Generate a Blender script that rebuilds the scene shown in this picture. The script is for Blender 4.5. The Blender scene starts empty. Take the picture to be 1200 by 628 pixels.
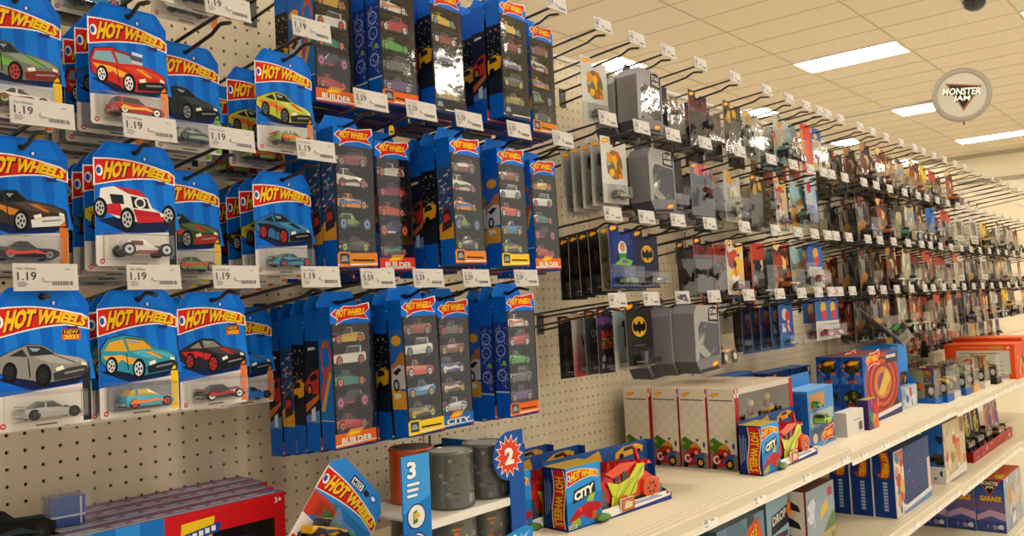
import bpy, math, random
from mathutils import Vector, Matrix
S = 0.0254          # everything below is laid out in inches
ZF = 52.0           # height of the layout origin above the floor
R = random.Random(7)
C = bpy.context.scene.collection
sc = bpy.context.scene

# ------------------------------------------------------------------ materials
def lin(c):
    c = c / 255.0
    return c / 12.92 if c <= .04045 else ((c + .055) / 1.055) ** 2.4
def hx(s):
    s = s.lstrip('#')
    if len(s) == 3: s = ''.join(a * 2 for a in s)
    return tuple(lin(int(s[i:i + 2], 16)) for i in (0, 2, 4)) + (1.0,)
_hc = {}
def col(c):
    if isinstance(c, str):
        if c not in _hc: _hc[c] = hx(c)
        return _hc[c]
    return c
def mat_attr(name, rough=.4, spec=.5, metal=0, coat=0, noise=0):
    m = bpy.data.materials.new(name); m.use_nodes = True
    nt = m.node_tree; b = nt.nodes['Principled BSDF']
    a = nt.nodes.new('ShaderNodeVertexColor'); a.layer_name = 'Col'
    b.inputs['Roughness'].default_value = rough
    b.inputs['Metallic'].default_value = metal
    b.inputs['Specular IOR Level'].default_value = spec
    b.inputs['Coat Weight'].default_value = coat
    if noise:
        tc = nt.nodes.new('ShaderNodeTexCoord'); n = nt.nodes.new('ShaderNodeTexNoise')
        n.inputs['Scale'].default_value = noise; n.inputs['Detail'].default_value = 4
        nt.links.new(tc.outputs['Object'], n.inputs['Vector'])
        mr = nt.nodes.new('ShaderNodeMapRange')
        mr.inputs['To Min'].default_value = rough - .08; mr.inputs['To Max'].default_value = rough + .1
        nt.links.new(n.outputs['Fac'], mr.inputs['Value']); nt.links.new(mr.outputs['Result'], b.inputs['Roughness'])
    nt.links.new(a.outputs['Color'], b.inputs['Base Color'])
    return m
M_PRINT = mat_attr('printed_card', .42, .14, noise=60)
M_TOY = mat_attr('painted_diecast', .25, .5, coat=.3)
M_STEEL = mat_attr('painted_steel', .45, .4, noise=30)
M_WIRE = mat_attr('dark_wire', .35, .5, metal=.6)
M_PLAST = mat_attr('white_plastic', .4, .4)
M_MATTE = mat_attr('matte_board', .8, .2, noise=25)
def mat_clear(name, tint, lo, hi, rough):
    m = bpy.data.materials.new(name); m.use_nodes = True
    nt = m.node_tree; nt.nodes.clear()
    o = nt.nodes.new('ShaderNodeOutputMaterial'); mx = nt.nodes.new('ShaderNodeMixShader')
    t = nt.nodes.new('ShaderNodeBsdfTransparent'); g = nt.nodes.new('ShaderNodeBsdfGlossy')
    lw = nt.nodes.new('ShaderNodeLayerWeight'); lw.inputs['Blend'].default_value = .2
    mr = nt.nodes.new('ShaderNodeMapRange'); mr.inputs['To Min'].default_value = lo; mr.inputs['To Max'].default_value = hi
    t.inputs['Color'].default_value = tint; g.inputs['Roughness'].default_value = rough
    nz = nt.nodes.new('ShaderNodeTexNoise'); nz.inputs['Scale'].default_value = 28; nz.inputs['Detail'].default_value = 2
    tc = nt.nodes.new('ShaderNodeTexCoord'); bp = nt.nodes.new('ShaderNodeBump')
    bp.inputs['Strength'].default_value = .25; bp.inputs['Distance'].default_value = .003
    L = nt.links.new
    L(tc.outputs['Object'], nz.inputs['Vector']); L(nz.outputs['Fac'], bp.inputs['Height']); L(bp.outputs['Normal'], g.inputs['Normal'])
    L(lw.outputs['Facing'], mr.inputs['Value']); L(mr.outputs['Result'], mx.inputs['Fac'])
    L(t.outputs[0], mx.inputs[1]); L(g.outputs[0], mx.inputs[2]); L(mx.outputs[0], o.inputs['Surface'])
    return m
M_CLEAR = mat_clear('clear_blister', (.97, .97, .965, 1), .035, .6, .08)
M_LAMP = bpy.data.materials.new('lit_diffuser'); M_LAMP.use_nodes = True
_b = M_LAMP.node_tree.nodes['Principled BSDF']
_b.inputs['Base Color'].default_value = (.9, .9, .88, 1)
_b.inputs['Emission Color'].default_value = (1, .925, .80, 1); _b.inputs['Emission Strength'].default_value = 20.5
def mat_proc(name, c1, c2, scale, rough):
    m = bpy.data.materials.new(name); m.use_nodes = True
    nt = m.node_tree; b = nt.nodes['Principled BSDF']
    tc = nt.nodes.new('ShaderNodeTexCoord'); n = nt.nodes.new('ShaderNodeTexNoise'); r = nt.nodes.new('ShaderNodeValToRGB')
    n.inputs['Scale'].default_value = scale; n.inputs['Detail'].default_value = 6
    r.color_ramp.elements[0].color = hx(c1); r.color_ramp.elements[1].color = hx(c2)
    r.color_ramp.elements[0].position = .35; r.color_ramp.elements[1].position = .65
    nt.links.new(tc.outputs['Object'], n.inputs['Vector']); nt.links.new(n.outputs['Fac'], r.inputs['Fac'])
    nt.links.new(r.outputs['Color'], b.inputs['Base Color']); b.inputs['Roughness'].default_value = rough
    b.inputs['Specular IOR Level'].default_value = .3
    return m
M_PEG = mat_proc('pegboard_enamel', 'e3d3b4', 'e7d8ba', 3, .5)
M_CEIL = mat_proc('ceiling_tile', 'd6cab2', 'dcd0ba', 90, .9)
M_FLOOR = mat_proc('floor_tile', 'd9cfbb', 'e0d6c4', 1.5, .3)
M_WALL = mat_proc('wall_paint', 'e6dabd', 'e9dec2', 2, .8)

# ------------------------------------------------------------------ text cache
_tc = {}
def text_mesh(s, bold):
    k = (s, bold)
    if k not in _tc:
        cu = bpy.data.curves.new('t', 'FONT'); cu.body = s; cu.size = 1; cu.offset = bold
        cu.resolution_u = 2; cu.fill_mode = 'FRONT'
        o = bpy.data.objects.new('t', cu); C.objects.link(o)
        bpy.context.view_layer.update()
        me = bpy.data.meshes.new_from_object(o.evaluated_get(bpy.context.evaluated_depsgraph_get()))
        vs = [(v.co.x, v.co.y) for v in me.vertices]; fs = [tuple(p.vertices) for p in me.polygons]
        bpy.data.objects.remove(o); bpy.data.meshes.remove(me); bpy.data.curves.remove(cu)
        x0 = min(v[0] for v in vs); x1 = max(v[0] for v in vs); y0 = min(v[1] for v in vs); y1 = max(v[1] for v in vs)
        _tc[k] = (vs, fs, x0, x1, y0, y1)
    return _tc[k]

# ------------------------------------------------------------------ mesh builder
class Fr:
    """a flat frame: origin o, axes u and v, outward normal n"""
    def __init__(self, o, u=(1, 0, 0), v=(0, 0, 1)):
        self.o = Vector(o); self.u = Vector(u).normalized(); self.v = Vector(v).normalized(); self.n = self.u.cross(self.v)
    def __call__(self, a, b, w=0): return self.o + self.u * a + self.v * b + self.n * w
def FF(x, y, z): return Fr((x, y, z))                                  # faces the aisle (-Y)
def FL(x, y, z): return Fr((x, y, z), (0, -1, 0))                      # faces -X
def FT(x, y, z): return Fr((x, y, z), (1, 0, 0), (0, 1, 0))            # faces up
class MB:
    def __init__(self): self.v = []; self.f = []; self.c = []; self.s = []
    def face(self, pts, c, sm=False):
        b = len(self.v); self.v += [tuple(p) for p in pts]; self.f.append(tuple(range(b, b + len(pts)))); self.c.append(col(c)); self.s.append(sm)
    def box(self, x0, x1, y0, y1, z0, z1, c, left=None, right=None, front=None, back=None, bot=None, top=None):
        P = lambda i, j, k: ((x0, x1)[i], (y0, y1)[j], (z0, z1)[k])
        self.face([P(0, 1, 0), P(0, 0, 0), P(0, 0, 1), P(0, 1, 1)], left or c)
        self.face([P(1, 0, 0), P(1, 1, 0), P(1, 1, 1), P(1, 0, 1)], right or c)
        self.face([P(0, 0, 0), P(1, 0, 0), P(1, 0, 1), P(0, 0, 1)], front or c)
        self.face([P(1, 1, 0), P(0, 1, 0), P(0, 1, 1), P(1, 1, 1)], back or c)
        self.face([P(0, 1, 0), P(1, 1, 0), P(1, 0, 0), P(0, 0, 0)], bot or c)
        self.face([P(0, 0, 1), P(1, 0, 1), P(1, 1, 1), P(0, 1, 1)], top or c)
    def loft(self, rings, c, sm=True, cap=True):
        b = len(self.v); n = len(rings[0]); k = col(c)
        for r in rings: self.v += [tuple(p) for p in r]
        for i in range(len(rings) - 1):
            for j in range(n):
                a = b + i * n + j; d = b + i * n + (j + 1) % n
                self.f.append((a, d, d + n, a + n)); self.c.append(k); self.s.append(sm)
        if cap:
            self.f.append(tuple(b + j for j in reversed(range(n)))); self.c.append(k); self.s.append(False)
            e = b + (len(rings) - 1) * n
            self.f.append(tuple(e + j for j in range(n))); self.c.append(k); self.s.append(False)
    def tube(self, pts, r, c, n=6):
        pts = [Vector(p) for p in pts]; rings = []
        for i, p in enumerate(pts):
            d = (pts[min(i + 1, len(pts) - 1)] - pts[max(i - 1, 0)]).normalized()
            a = d.cross(Vector((0, 0, 1)));
            if a.length < 1e-3: a = d.cross(Vector((1, 0, 0)))
            a.normalize(); q = a.cross(d)
            rings.append([p + (a * math.cos(t) + q * math.sin(t)) * r for t in (2 * math.pi * k / n for k in range(n))])
        self.loft(rings, c)
    def cyl(self, p, q, r, c, n=14, r2=None, capc=None):
        p = Vector(p); q = Vector(q); d = (q - p).normalized()
        a = d.cross(Vector((0, 0, 1)))
        if a.length < 1e-3: a = Vector((1, 0, 0))
        a.normalize(); w = a.cross(d); r2 = r if r2 is None else r2
        ring = lambda o, rr: [o + (a * math.cos(t) + w * math.sin(t)) * rr for t in (2 * math.pi * k / n for k in range(n))]
        A, B = ring(p, r), ring(q, r2)
        self.loft([A, B], c, True, False)
        self.face(list(reversed(A)), capc or c); self.face(B, capc or c)
    # flat decals on a frame
    def pol(self, fr, pts, c, w=.006): self.face([fr(a, b, w) for a, b in pts], c)
    def rect(self, fr, a0, b0, a1, b1, c, w=.006): self.pol(fr, [(a0, b0), (a1, b0), (a1, b1), (a0, b1)], c, w)
    def ell(self, fr, a, b, ra, rb, c, w=.006, n=16, rot=0):
        cr, sr = math.cos(rot), math.sin(rot)
        self.pol(fr, [(a + ra * math.cos(t) * cr - rb * math.sin(t) * sr, b + ra * math.cos(t) * sr + rb * math.sin(t) * cr) for t in (2 * math.pi * k / n for k in range(n))], c, w)
    def text(self, fr, s, a0, b0, a1, b1, c, w=.012, bold=.02, warp=None):
        """text filling the rectangle a0..a1, b0..b1 (or warped by warp(s,t)->(a,b))"""
        vs, fs, x0, x1, y0, y1 = text_mesh(s, bold)
        X0 = x0; b = len(self.v); k = col(c)
        for x, y in vs:
            p = (x - x0) / (x1 - x0); q = (y - y0) / (y1 - y0)
            aa, bb = warp(p, q) if warp else (a0 + (a1 - a0) * p, b0 + (b1 - b0) * q)
            self.v.append(tuple(fr(aa, bb, w)))
        for f in fs: self.f.append(tuple(b + i for i in f)); self.c.append(k); self.s.append(False)
    def rot(self, m):
        self.v = [tuple(m @ Vector(p)) for p in self.v]; return self
    def build(self, name, mat, parent=None, loc=None, kind=None):
        me = bpy.data.meshes.new(name)
        me.from_pydata([(x * S, y * S, z * S) for x, y, z in self.v], [], self.f)
        at = me.color_attributes.new('Col', 'FLOAT_COLOR', 'CORNER')
        buf = []
        for f, c in zip(self.f, self.c): buf += list(c) * len(f)
        at.data.foreach_set('color', buf)
        me.polygons.foreach_set('use_smooth', self.s)
        me.materials.append(mat); me.update()
        o = bpy.data.objects.new(name, me); C.objects.link(o)
        if parent: o.parent = parent
        if loc: o.location = P(*loc)
        if kind: o['kind'] = kind
        return o
def P(x, y, z): return Vector((x * S, y * S, (z + ZF) * S))
LABELS = set(); DUP = []
def tag(o, label, cat, group=None):
    if label in LABELS: DUP.append(label)
    LABELS.add(label)
    o['label'] = label; o['category'] = cat
    if group: o['group'] = group
    elif 'group' in o: del o['group']
    return o
def empty(name, loc=(0, 0, 0), rz=0, rx=0, ry=0):
    o = bpy.data.objects.new(name, None); C.objects.link(o); o.empty_display_size = .02
    o.location = P(*loc); o.rotation_euler = (rx, ry, rz); return o
CH = {}
def copy_tree(o, parent=None):
    c = o.copy(); C.objects.link(c)
    if parent: c.parent = parent
    for ch in o.children: copy_tree(ch, c)
    return c
USED = set()
def inst(proto, loc, rz=0, rx=0, ry=0):
    """the prototype itself the first time, then copies of it with its parts"""
    o = proto if proto.name not in USED else copy_tree(proto)
    USED.add(proto.name)
    o.location = P(*loc); o.rotation_euler = (rx, ry, rz); return o
ORD = ['first', 'second', 'third', 'fourth', 'fifth', 'sixth', 'seventh', 'eighth', 'ninth', 'tenth', 'eleventh', 'twelfth', 'thirteenth', 'fourteenth', 'fifteenth', 'sixteenth', 'seventeenth', 'eighteenth', 'nineteenth', 'twentieth', 'twenty-first', 'twenty-second', 'twenty-third', 'twenty-fourth']

# ------------------------------------------------------------------ printed logo (flame banner with yellow lettering)
RED, YEL, DKR = 'd3201f', 'f7c51e', '8e1010'
def logo(mb, fr, a0, a1, b, h, word='HOT WHEELS', w=.008, outline='f2f0ea', simple=False):
    L = a1 - a0
    top = lambda t: b + h * (.98 + .10 * math.sin(math.pi * min(1, t * 1.15)) - .30 * t * t)
    bot = lambda t: b + h * (.0 + .42 * math.sin(math.pi * .5 * min(1, t * 1.3)) - .36 * max(0, t - .75) * 4 * .5)
    N = 12
    def band(e, c, ww):
        up = [(a0 - e + (L + 2 * e) * i / N, top(i / N) + e) for i in range(N + 1)]
        dn = [(a0 - e + (L + 2 * e) * i / N, bot(i / N) - e) for i in range(N + 1)]
        up[-1] = (a1 + e, top(1) - h * .12 + e)
        for i in range(N): mb.pol(fr, [dn[i], dn[i + 1], up[i + 1], up[i]], c, ww)
    band(h * .055, outline, w); band(0, RED, w + .004)
    mb.ell(fr, a0 + L * .055, b + h * .55, L * .045, h * .22, 'f2f0ea', w + .007, 12)
    mb.ell(fr, a0 + L * .045, b + h * .55, L * .028, h * .14, '2456b0', w + .010, 12)
    def warp(ea, eb):
        def f(p, q):
            t = .115 + .865 * p; lo = bot(t) + (top(t) - bot(t)) * .09; hi = top(t) - (top(t) - bot(t)) * .07
            return a0 + L * t + (q - .5) * h * .16 + ea, lo + (hi - lo) * q + eb
        return f
    if not simple: mb.text(fr, word, 0, 0, 0, 0, '5c0d0d', w + .012, .085, warp(h * .025, -h * .03))
    mb.text(fr, word, 0, 0, 0, 0, YEL, w + .018, .055, warp(0, 0))
def small_logo(mb, fr, a, b, L, w=.008, word='HOT WHEELS'):
    """the little flame used on box corners"""
    h = L * .36
    pts = [(0, .55), (.16, .85), (.1, .55), (.34, .98), (.6, .95), (.98, 1.12), (1, .8), (.86, .52), (.96, .2), (.62, .32), (.3, .2), (.12, -.05), (.17, .25)]
    mb.pol(fr, [(a - .03 * L + p * L * 1.06, b - .03 * L + q * h * 1.14) for p, q in pts], 'f2efe8', w)
    mb.pol(fr, [(a + p * L, b + q * h) for p, q in pts], RED, w + .004)
    mb.text(fr, word, a + L * .15, b + h * .36, a + L * .98, b + h * .95, YEL, w + .012, .05, lambda p, q: (a + L * (.13 + .74 * p + .05 * (q - .5)), b + h * (.34 + .12 * p + q * (.5 - .12 * p))))
def mini_logo(mb, fr, a, b, L, w=.008):
    h = L * .38
    mb.pol(fr, [(a, b + h * .3), (a + L * .3, b + h), (a + L, b + h * 1.05), (a + L * .85, b + h * .4), (a + L * .3, b)], 'e8842a', w)
    mb.pol(fr, [(a + L * .1, b + h * .35), (a + L * .35, b + h * .8), (a + L * .85, b + h * .85), (a + L * .75, b + h * .5), (a + L * .3, b + h * .3)], YEL, w + .004)

# ------------------------------------------------------------------ printed three-quarter car picture
def car_art(mb, fr, cx, cy, s, body, hi, dark='16181c', glass='2b333b', hub='c9ccd0', acc=None, style='sport', flip=False, w=.01):
    k = -1 if flip else 1
    Q = lambda pts: [(cx + k * x * s, cy + y * s) for x, y in (pts if k > 0 else reversed(pts))]
    poly = lambda pts, c, d: mb.pol(fr, Q(pts), c, w + d)
    def wheel(x, y, rx, ry, d):
        mb.ell(fr, cx + k * x * s, cy + y * s, rx * s, ry * s, '0e0f11', w + d)
        mb.ell(fr, cx + k * (x - .03) * s, cy + y * s, rx * .66 * s, ry * .68 * s, hub, w + d + .004)
        for q in range(5):
            t = q * 1.2566
            mb.ell(fr, cx + k * (x - .03 + rx * .4 * math.cos(t)) * s, cy + (y + ry * .42 * math.sin(t)) * s, rx * .15 * s, ry * .15 * s, '1a1b1e', w + d + .008, 6)
        mb.ell(fr, cx + k * (x - .03) * s, cy + y * s, rx * .16 * s, ry * .16 * s, '2a2b2e', w + d + .010, 8)
    poly([(-1.75, -.6), (-.5, -1.12), (1.3, -1.0), (1.85, -.62), (.9, -.45), (-1, -.4)], '0d1f4a', 0)
    if style == 'buggy':
        wheel(1.55, -.2, .34, .5, .004)
        poly([(-1.7, .0), (-1.6, .85), (-1.0, 1.0), (.15, .9), (.55, .55), (.75, .1), (1.3, -.15), (1.3, -.5), (.2, -.62), (-.9, -.45)], body, .008)
        poly([(-1.55, .1), (-.75, .25), (-.55, -.4), (-1.4, -.25)], acc or hi, .012)
        poly([(-1.0, 1.0), (.15, .9), (.55, .55), (-.35, .7)], acc or hi, .012)
        poly([(-.25, .6), (.5, .5), (.62, .05), (-.15, .05)], '20242a', .014)
        mb.ell(fr, cx + k * .18 * s, cy + .3 * s, .26 * s, .26 * s, 'e8e6e0', w + .018, 12); mb.ell(fr, cx + k * .18 * s, cy + .3 * s, .18 * s, .18 * s, '30343a', w + .022, 12)
        poly([(-1.2, .62), (-.6, .62), (-.55, .2), (-1.1, .2)], '23272d', .014)
        poly([(-.15, -.0), (1.1, -.1), (1.2, -.5), (.05, -.6)], hi, .016)
        poly([(-.05, -.3), (1.3, -.28), (1.3, -.52), (.05, -.64)], acc or hi, .02)
        wheel(-1.62, -.05, .3, .48, .024); wheel(-.42, -.5, .34, .56, .03)
        return
    if style == 'wagon':
        sil = [(-1.75, -.25), (-1.8, .3), (-1.6, .82), (-.9, .98), (.0, .86), (.35, .42), (1.1, .3), (1.72, .05), (1.8, -.35), (1.6, -.72), (.35, -.9), (-.2, -.85), (-1.3, -.6)]
        side = [(-1.7, .3), (-1.55, .7), (-.85, .82), (-.62, .3)]; ws = [(-.5, .3), (-.7, .84), (.0, .76), (.28, .38)]
    elif style == 'muscle':
        sil = [(-1.85, -.2), (-1.8, .15), (-1.3, .3), (-.95, .68), (-.2, .72), (.2, .35), (1.15, .22), (1.75, .0), (1.82, -.4), (1.55, -.7), (.35, -.85), (-.2, -.8), (-1.4, -.55)]
        side = [(-1.25, .22), (-.95, .56), (-.7, .58), (-.7, .2)]; ws = [(-.55, .22), (-.68, .62), (-.22, .64), (.14, .32)]
    elif style == 'hatch':
        sil = [(-1.75, -.1), (-1.75, .4), (-1.45, .85), (-.7, 1.0), (.25, .8), (.75, .35), (1.45, .15), (1.78, -.1), (1.75, -.5), (1.4, -.75), (.2, -.88), (-.3, -.8), (-1.4, -.5)]
        side = [(-1.6, .35), (-1.35, .72), (-.75, .82), (-.55, .25)]; ws = [(-.45, .28), (-.62, .86), (.2, .72), (.62, .33)]
    else:
        sil = [(-1.85, -.2), (-1.8, .2), (-1.2, .5), (-.6, .72), (.0, .66), (.5, .3), (1.3, .08), (1.75, -.15), (1.78, -.5), (1.45, -.72), (.3, -.86), (-.2, -.8), (-1.4, -.5)]
        side = [(-1.3, .3), (-.8, .56), (-.62, .24)]; ws = [(-.5, .26), (-.62, .64), (-.02, .58), (.42, .27)]
    poly([(x * 1.025, y * 1.04) for x, y in sil], '14161a', .002); poly(sil, body, .004)
    poly([(-.62, .18), (-.58, .18), (-.5, -.6), (-.55, -.58)], '1c1e22', .018); poly([(-1.5, -.46), (-.4, -.74), (-.4, -.8), (-1.5, -.52)], '1c1e22', .014); poly([(.28, .3), (.34, .3), (1.3, -.12), (1.22, -.13)], '2a2c30', .017)
    poly([(-.35, .2), (.4, .3), (1.4, .08), (1.72, -.1), (.95, -.18), (.2, -.05)], hi, .008)
    poly([(x * 1.04, y * 1.06) for x, y in ws], '14161a', .010); poly(side, glass, .012); poly(ws, glass, .012)
    poly([(ws[1][0] + .06, ws[1][1] - .04), (ws[2][0] - .1, ws[2][1] - .04), (ws[2][0] - .2, ws[2][1] - .14), (ws[1][0] + .2, ws[1][1] - .2)], '8fa3b5', .016)
    poly([(.35, -.5), (1.0, -.32), (1.72, -.25), (1.75, -.5), (1.5, -.7), (.4, -.82)], dark, .012)
    poly([(.45, -.3), (.75, -.2), (.8, -.36), (.5, -.44)], 'f0ead2', .018); poly([(1.5, -.1), (1.7, -.16), (1.72, -.28), (1.5, -.24)], 'f0ead2', .018)
    poly([(.8, -.5), (1.6, -.4), (1.6, -.47), (.8, -.58)], '8b8f94', .018)
    if acc:
        poly([(-1.7, .12), (-.9, .12), (-.1, -.1), (.15, -.3), (-.5, -.32), (-.8, -.1), (-1.1, -.28), (-1.5, -.1)], acc, .016)
        poly([(.3, .18), (.62, .22), (1.2, -.08), (.95, -.12)], acc, .016)
    wheel(-1.28, -.34, .27, .42, .02); wheel(-.02, -.56, .31, .48, .024)
    if style == 'wagon' and acc:
        for q in range(3): poly([(.1 + q * .02, .42 + q * .2), (.62, .38 + q * .2), (.66, .52 + q * .2), (.12, .58 + q * .2)], ('c8c8c8', '55585c', 'd8d8d8')[q], .026 + q * .003)

# ------------------------------------------------------------------ solid toys
def ring_sec(x, z0, z1, hw, tin=.82):
    zm = z0 + (z1 - z0) * .55
    return [(x, -hw * .9, z0), (x, -hw, zm), (x, -hw * tin, z1), (x, hw * tin, z1), (x, hw, zm), (x, hw * .9, z0)]
def wheels_bm(mb, xs, yw, r, wd, hub, n=14, tyre='141516'):
    out = mb if isinstance(mb, list) else None
    for x in xs:
        for sgn in (-1, 1):
            if out is not None: mb = MB(); out.append(mb)
            mb.cyl((x, sgn * (yw - wd), r), (x, sgn * yw, r), r, tyre, n)
            mb.cyl((x, sgn * yw, r), (x, sgn * (yw + .012), r), r * .66, hub, n)
            mb.cyl((x, sgn * (yw + .012), r), (x, sgn * (yw + .02), r), r * .25, '333333', 8)
CARS = {
 'sport': ([(-1.45, .2, .42, .5), (-1.3, .14, .56, .58), (-.6, .12, .6, .62), (.3, .12, .54, .62), (1.05, .12, .42, .58), (1.42, .16, .28, .46)], [(-1.0, .5, .58, .46), (-.55, .5, .84, .4), (.05, .5, .84, .38), (.55, .46, .5, .44)]),
 'muscle': ([(-1.45, .22, .6, .52), (-1.35, .16, .66, .58), (-.5, .14, .62, .6), (.4, .14, .6, .6), (1.2, .14, .56, .58), (1.42, .2, .46, .5)], [(-.85, .58, .66, .48), (-.5, .58, .92, .42), (.0, .58, .92, .4), (.4, .56, .6, .46)]),
 'wagon': ([(-1.45, .22, .62, .52), (-1.35, .16, .66, .58), (-.5, .14, .64, .6), (.4, .14, .62, .6), (1.2, .14, .56, .58), (1.42, .2, .46, .5)], [(-1.36, .58, .66, .5), (-1.2, .58, .98, .44), (.0, .58, .98, .42), (.42, .56, .62, .46)]),
 'hatch': ([(-1.35, .22, .66, .52), (-1.28, .16, .72, .58), (-.5, .14, .68, .6), (.4, .14, .64, .6), (1.1, .14, .54, .58), (1.36, .2, .4, .48)], [(-1.22, .6, .72, .5), (-.9, .6, 1.02, .44), (-.1, .6, 1.02, .42), (.55, .56, .64, .46)]),
}
def toy_car(style, body, glass='20262c', acc=None, hub='c8c8c8', L=2.9, detail=14, split=None):
    """a solid toy car lying along X, wheels on z = 0; returns one mesh builder (or body + wheel builders)"""
    mb = MB(); k = L / 2.9; wb = [] if split else mb
    if style == 'buggy':
        mb.loft([ring_sec(x, a, b, h) for x, a, b, h in ((-1.1, .35, .6, .3), (-.8, .3, .95, .36), (.0, .3, .95, .36), (.45, .3, .6, .32), (1.2, .3, .45, .2))], body, False)
        mb.box(-.75, -.1, -.375, .375, .62, .86, glass); mb.box(-.4, .9, -.34, .34, .24, .36, acc or '8a1f22')
        mb.box(-1.35, 1.35, -.06, .06, .3, .38, '333333'); mb.cyl((-.95, 0, .6), (-1.2, 0, .72), .16, 'c0c0c0', 10)
        mb.box(-1.02, -.94, -.62, .62, .32, .4, '555555'); mb.box(1.0, 1.08, -.6, .6, .28, .36, '555555')
        wheels_bm(wb, (-1.0, 1.05), .68, .36, .26, hub, detail)
    else:
        lo, cab = CARS[style]
        mb.loft([ring_sec(x, a, b, h, .86) for x, a, b, h in lo], body, False)
        mb.loft([ring_sec(x, a, b, h, .8) for x, a, b, h in cab], glass, False)
        c1, c2 = cab[1], cab[2]
        mb.box(c1[0] + .03, c2[0] - .02, -c1[3] * .8, c1[3] * .8, c1[2] - .01, c1[2] + .03, body)
        mb.box(c1[0] + .15, c1[0] + .24, -c1[3] - .035, c1[3] + .035, .5, c1[2] - .02, body)
        mb.box(-1.3, 1.25, -.5, .5, .1, .2, '2a2a2c')
        mb.box(1.3, 1.45, -.4, .4, .18, .26, 'b9bcc0'); mb.box(-1.47, -1.38, -.4, .4, .22, .3, 'b9bcc0')
        if acc:
            mb.pol(Fr((0, -.62, .0)), [(-1.2, .3), (-.7, .26), (.2, .34), (.9, .26), (.3, .5), (-.5, .42), (-1.0, .52)], acc, .01)
            mb.box(-1.3, 1.2, -.14, .14, .5, .625, acc)
        if style == 'sport': mb.box(-1.42, -1.2, -.52, .52, .66, .7, acc or body)
        wheels_bm(wb, (-.92, .9), .6, .27, .2, hub, detail)
    m = Matrix.Scale(k, 4); mb.rot(m)
    if split:
        for w1 in wb: w1.rot(m)
        return mb, wb
    return mb
def toy_truck(body, acc, hub='c0c0c0', L=4.2, style='pickup'):
    """a big-wheeled stunt truck lying along X, tyres on z = 0"""
    mb = MB(); k = L / 4.2
    mb.box(-1.6, 1.6, -.35, .35, .95, 1.15, '2a2a2c')
    for x in (-1.25, 1.25):
        mb.cyl((x, -.9, .75), (x, .9, .75), .12, '55565a', 8)
        for s in (-.3, .3): mb.tube([(x, s, .8), (x * .6, s, 1.25)], .07, acc, 5)
    mb.loft([ring_sec(x, a, b, h, .9) for x, a, b, h in ((-2.0, 1.2, 1.65, .7), (-1.9, 1.15, 1.8, .78), (.4, 1.15, 1.8, .8), (1.8, 1.15, 1.7, .76), (2.05, 1.2, 1.5, .66))], body, False)
    mb.loft([ring_sec(x, a, b, h, .85) for x, a, b, h in ((-1.0, 1.7, 1.85, .66), (-.8, 1.7, 2.45, .58), (.15, 1.7, 2.45, .56), (.7, 1.7, 1.8, .64))], '20262c', False)
    mb.box(-.75, .1, -.5, .5, 2.43, 2.5, body)
    mb.pol(Fr((0, -.8, 0)), [(-1.7, 1.3), (-.4, 1.25), (.6, 1.5), (1.6, 1.35), (.9, 1.68), (-.6, 1.6), (-1.5, 1.72)], acc, .02)
    for x in (-1.25, 1.25):
        for s in (-1, 1):
            mb.cyl((x, s * .62, .75), (x, s * 1.15, .75), .75, '1b1b1c', 16)
            mb.cyl((x, s * 1.15, .75), (x, s * 1.17, .75), .42, hub, 12)
            for q in range(10):
                t = q * .628; mb.box(x + .75 * math.cos(t) - .07, x + .75 * math.cos(t) + .07, s * .885 - .26, s * .885 + .26, .75 + .75 * math.sin(t) - .05, .75 + .75 * math.sin(t) + .05, '131313')
    mb.rot(Matrix.Scale(k, 4)); return mb
def toy_figure(c1, c2):
    """a squat blocky toy standing on z = 0"""
    mb = MB()
    mb.loft([ring_sec(x, a, b, h, .7) for x, a, b, h in ((-1.0, .4, .9, .3), (-.6, .3, 1.3, .6), (.2, .25, 1.4, .65), (.9, .3, .9, .4))], c1, False)
    mb.box(-1.5, -.5, -.75, -.6, .5, 1.1, c2); mb.box(-1.5, -.5, .6, .75, .5, 1.1, c2); mb.box(.1, 1.3, -.2, .2, .6, .8, c2)
    mb.cyl((-.1, 0, 1.3), (-.1, 0, 1.7), .35, c2, 10); wheels_bm(mb, (-.7, .6), .55, .28, .16, c2, 10)
    return mb

# ------------------------------------------------------------------ clear bubble on a card
def bubble(u0, u1, v0, v1, d, inset=.16):
    mb = MB(); f = FF(0, -.012, 0); i = inset
    mb.rect(f, u0 - .14, v0 - .1, u1 + .14, v1 + .1, 'ffffff', .0)
    A = [(u0, v0), (u1, v0), (u1, v1), (u0, v1)]; B = [(u0 + i, v0 + i), (u1 - i, v0 + i), (u1 - i, v1 - i), (u0 + i, v1 - i)]
    m = [(a + (b - a) * .35, c + (e - c) * .35) for (a, c), (b, e) in zip(A, B)]
    rings = [[f(a, b, .01) for a, b in A], [f(a, b, d * .75) for a, b in m], [f(a, b, d) for a, b in B]]
    mb.loft(rings, 'ffffff', False, False); mb.face(rings[-1], 'ffffff')
    return mb

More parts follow.
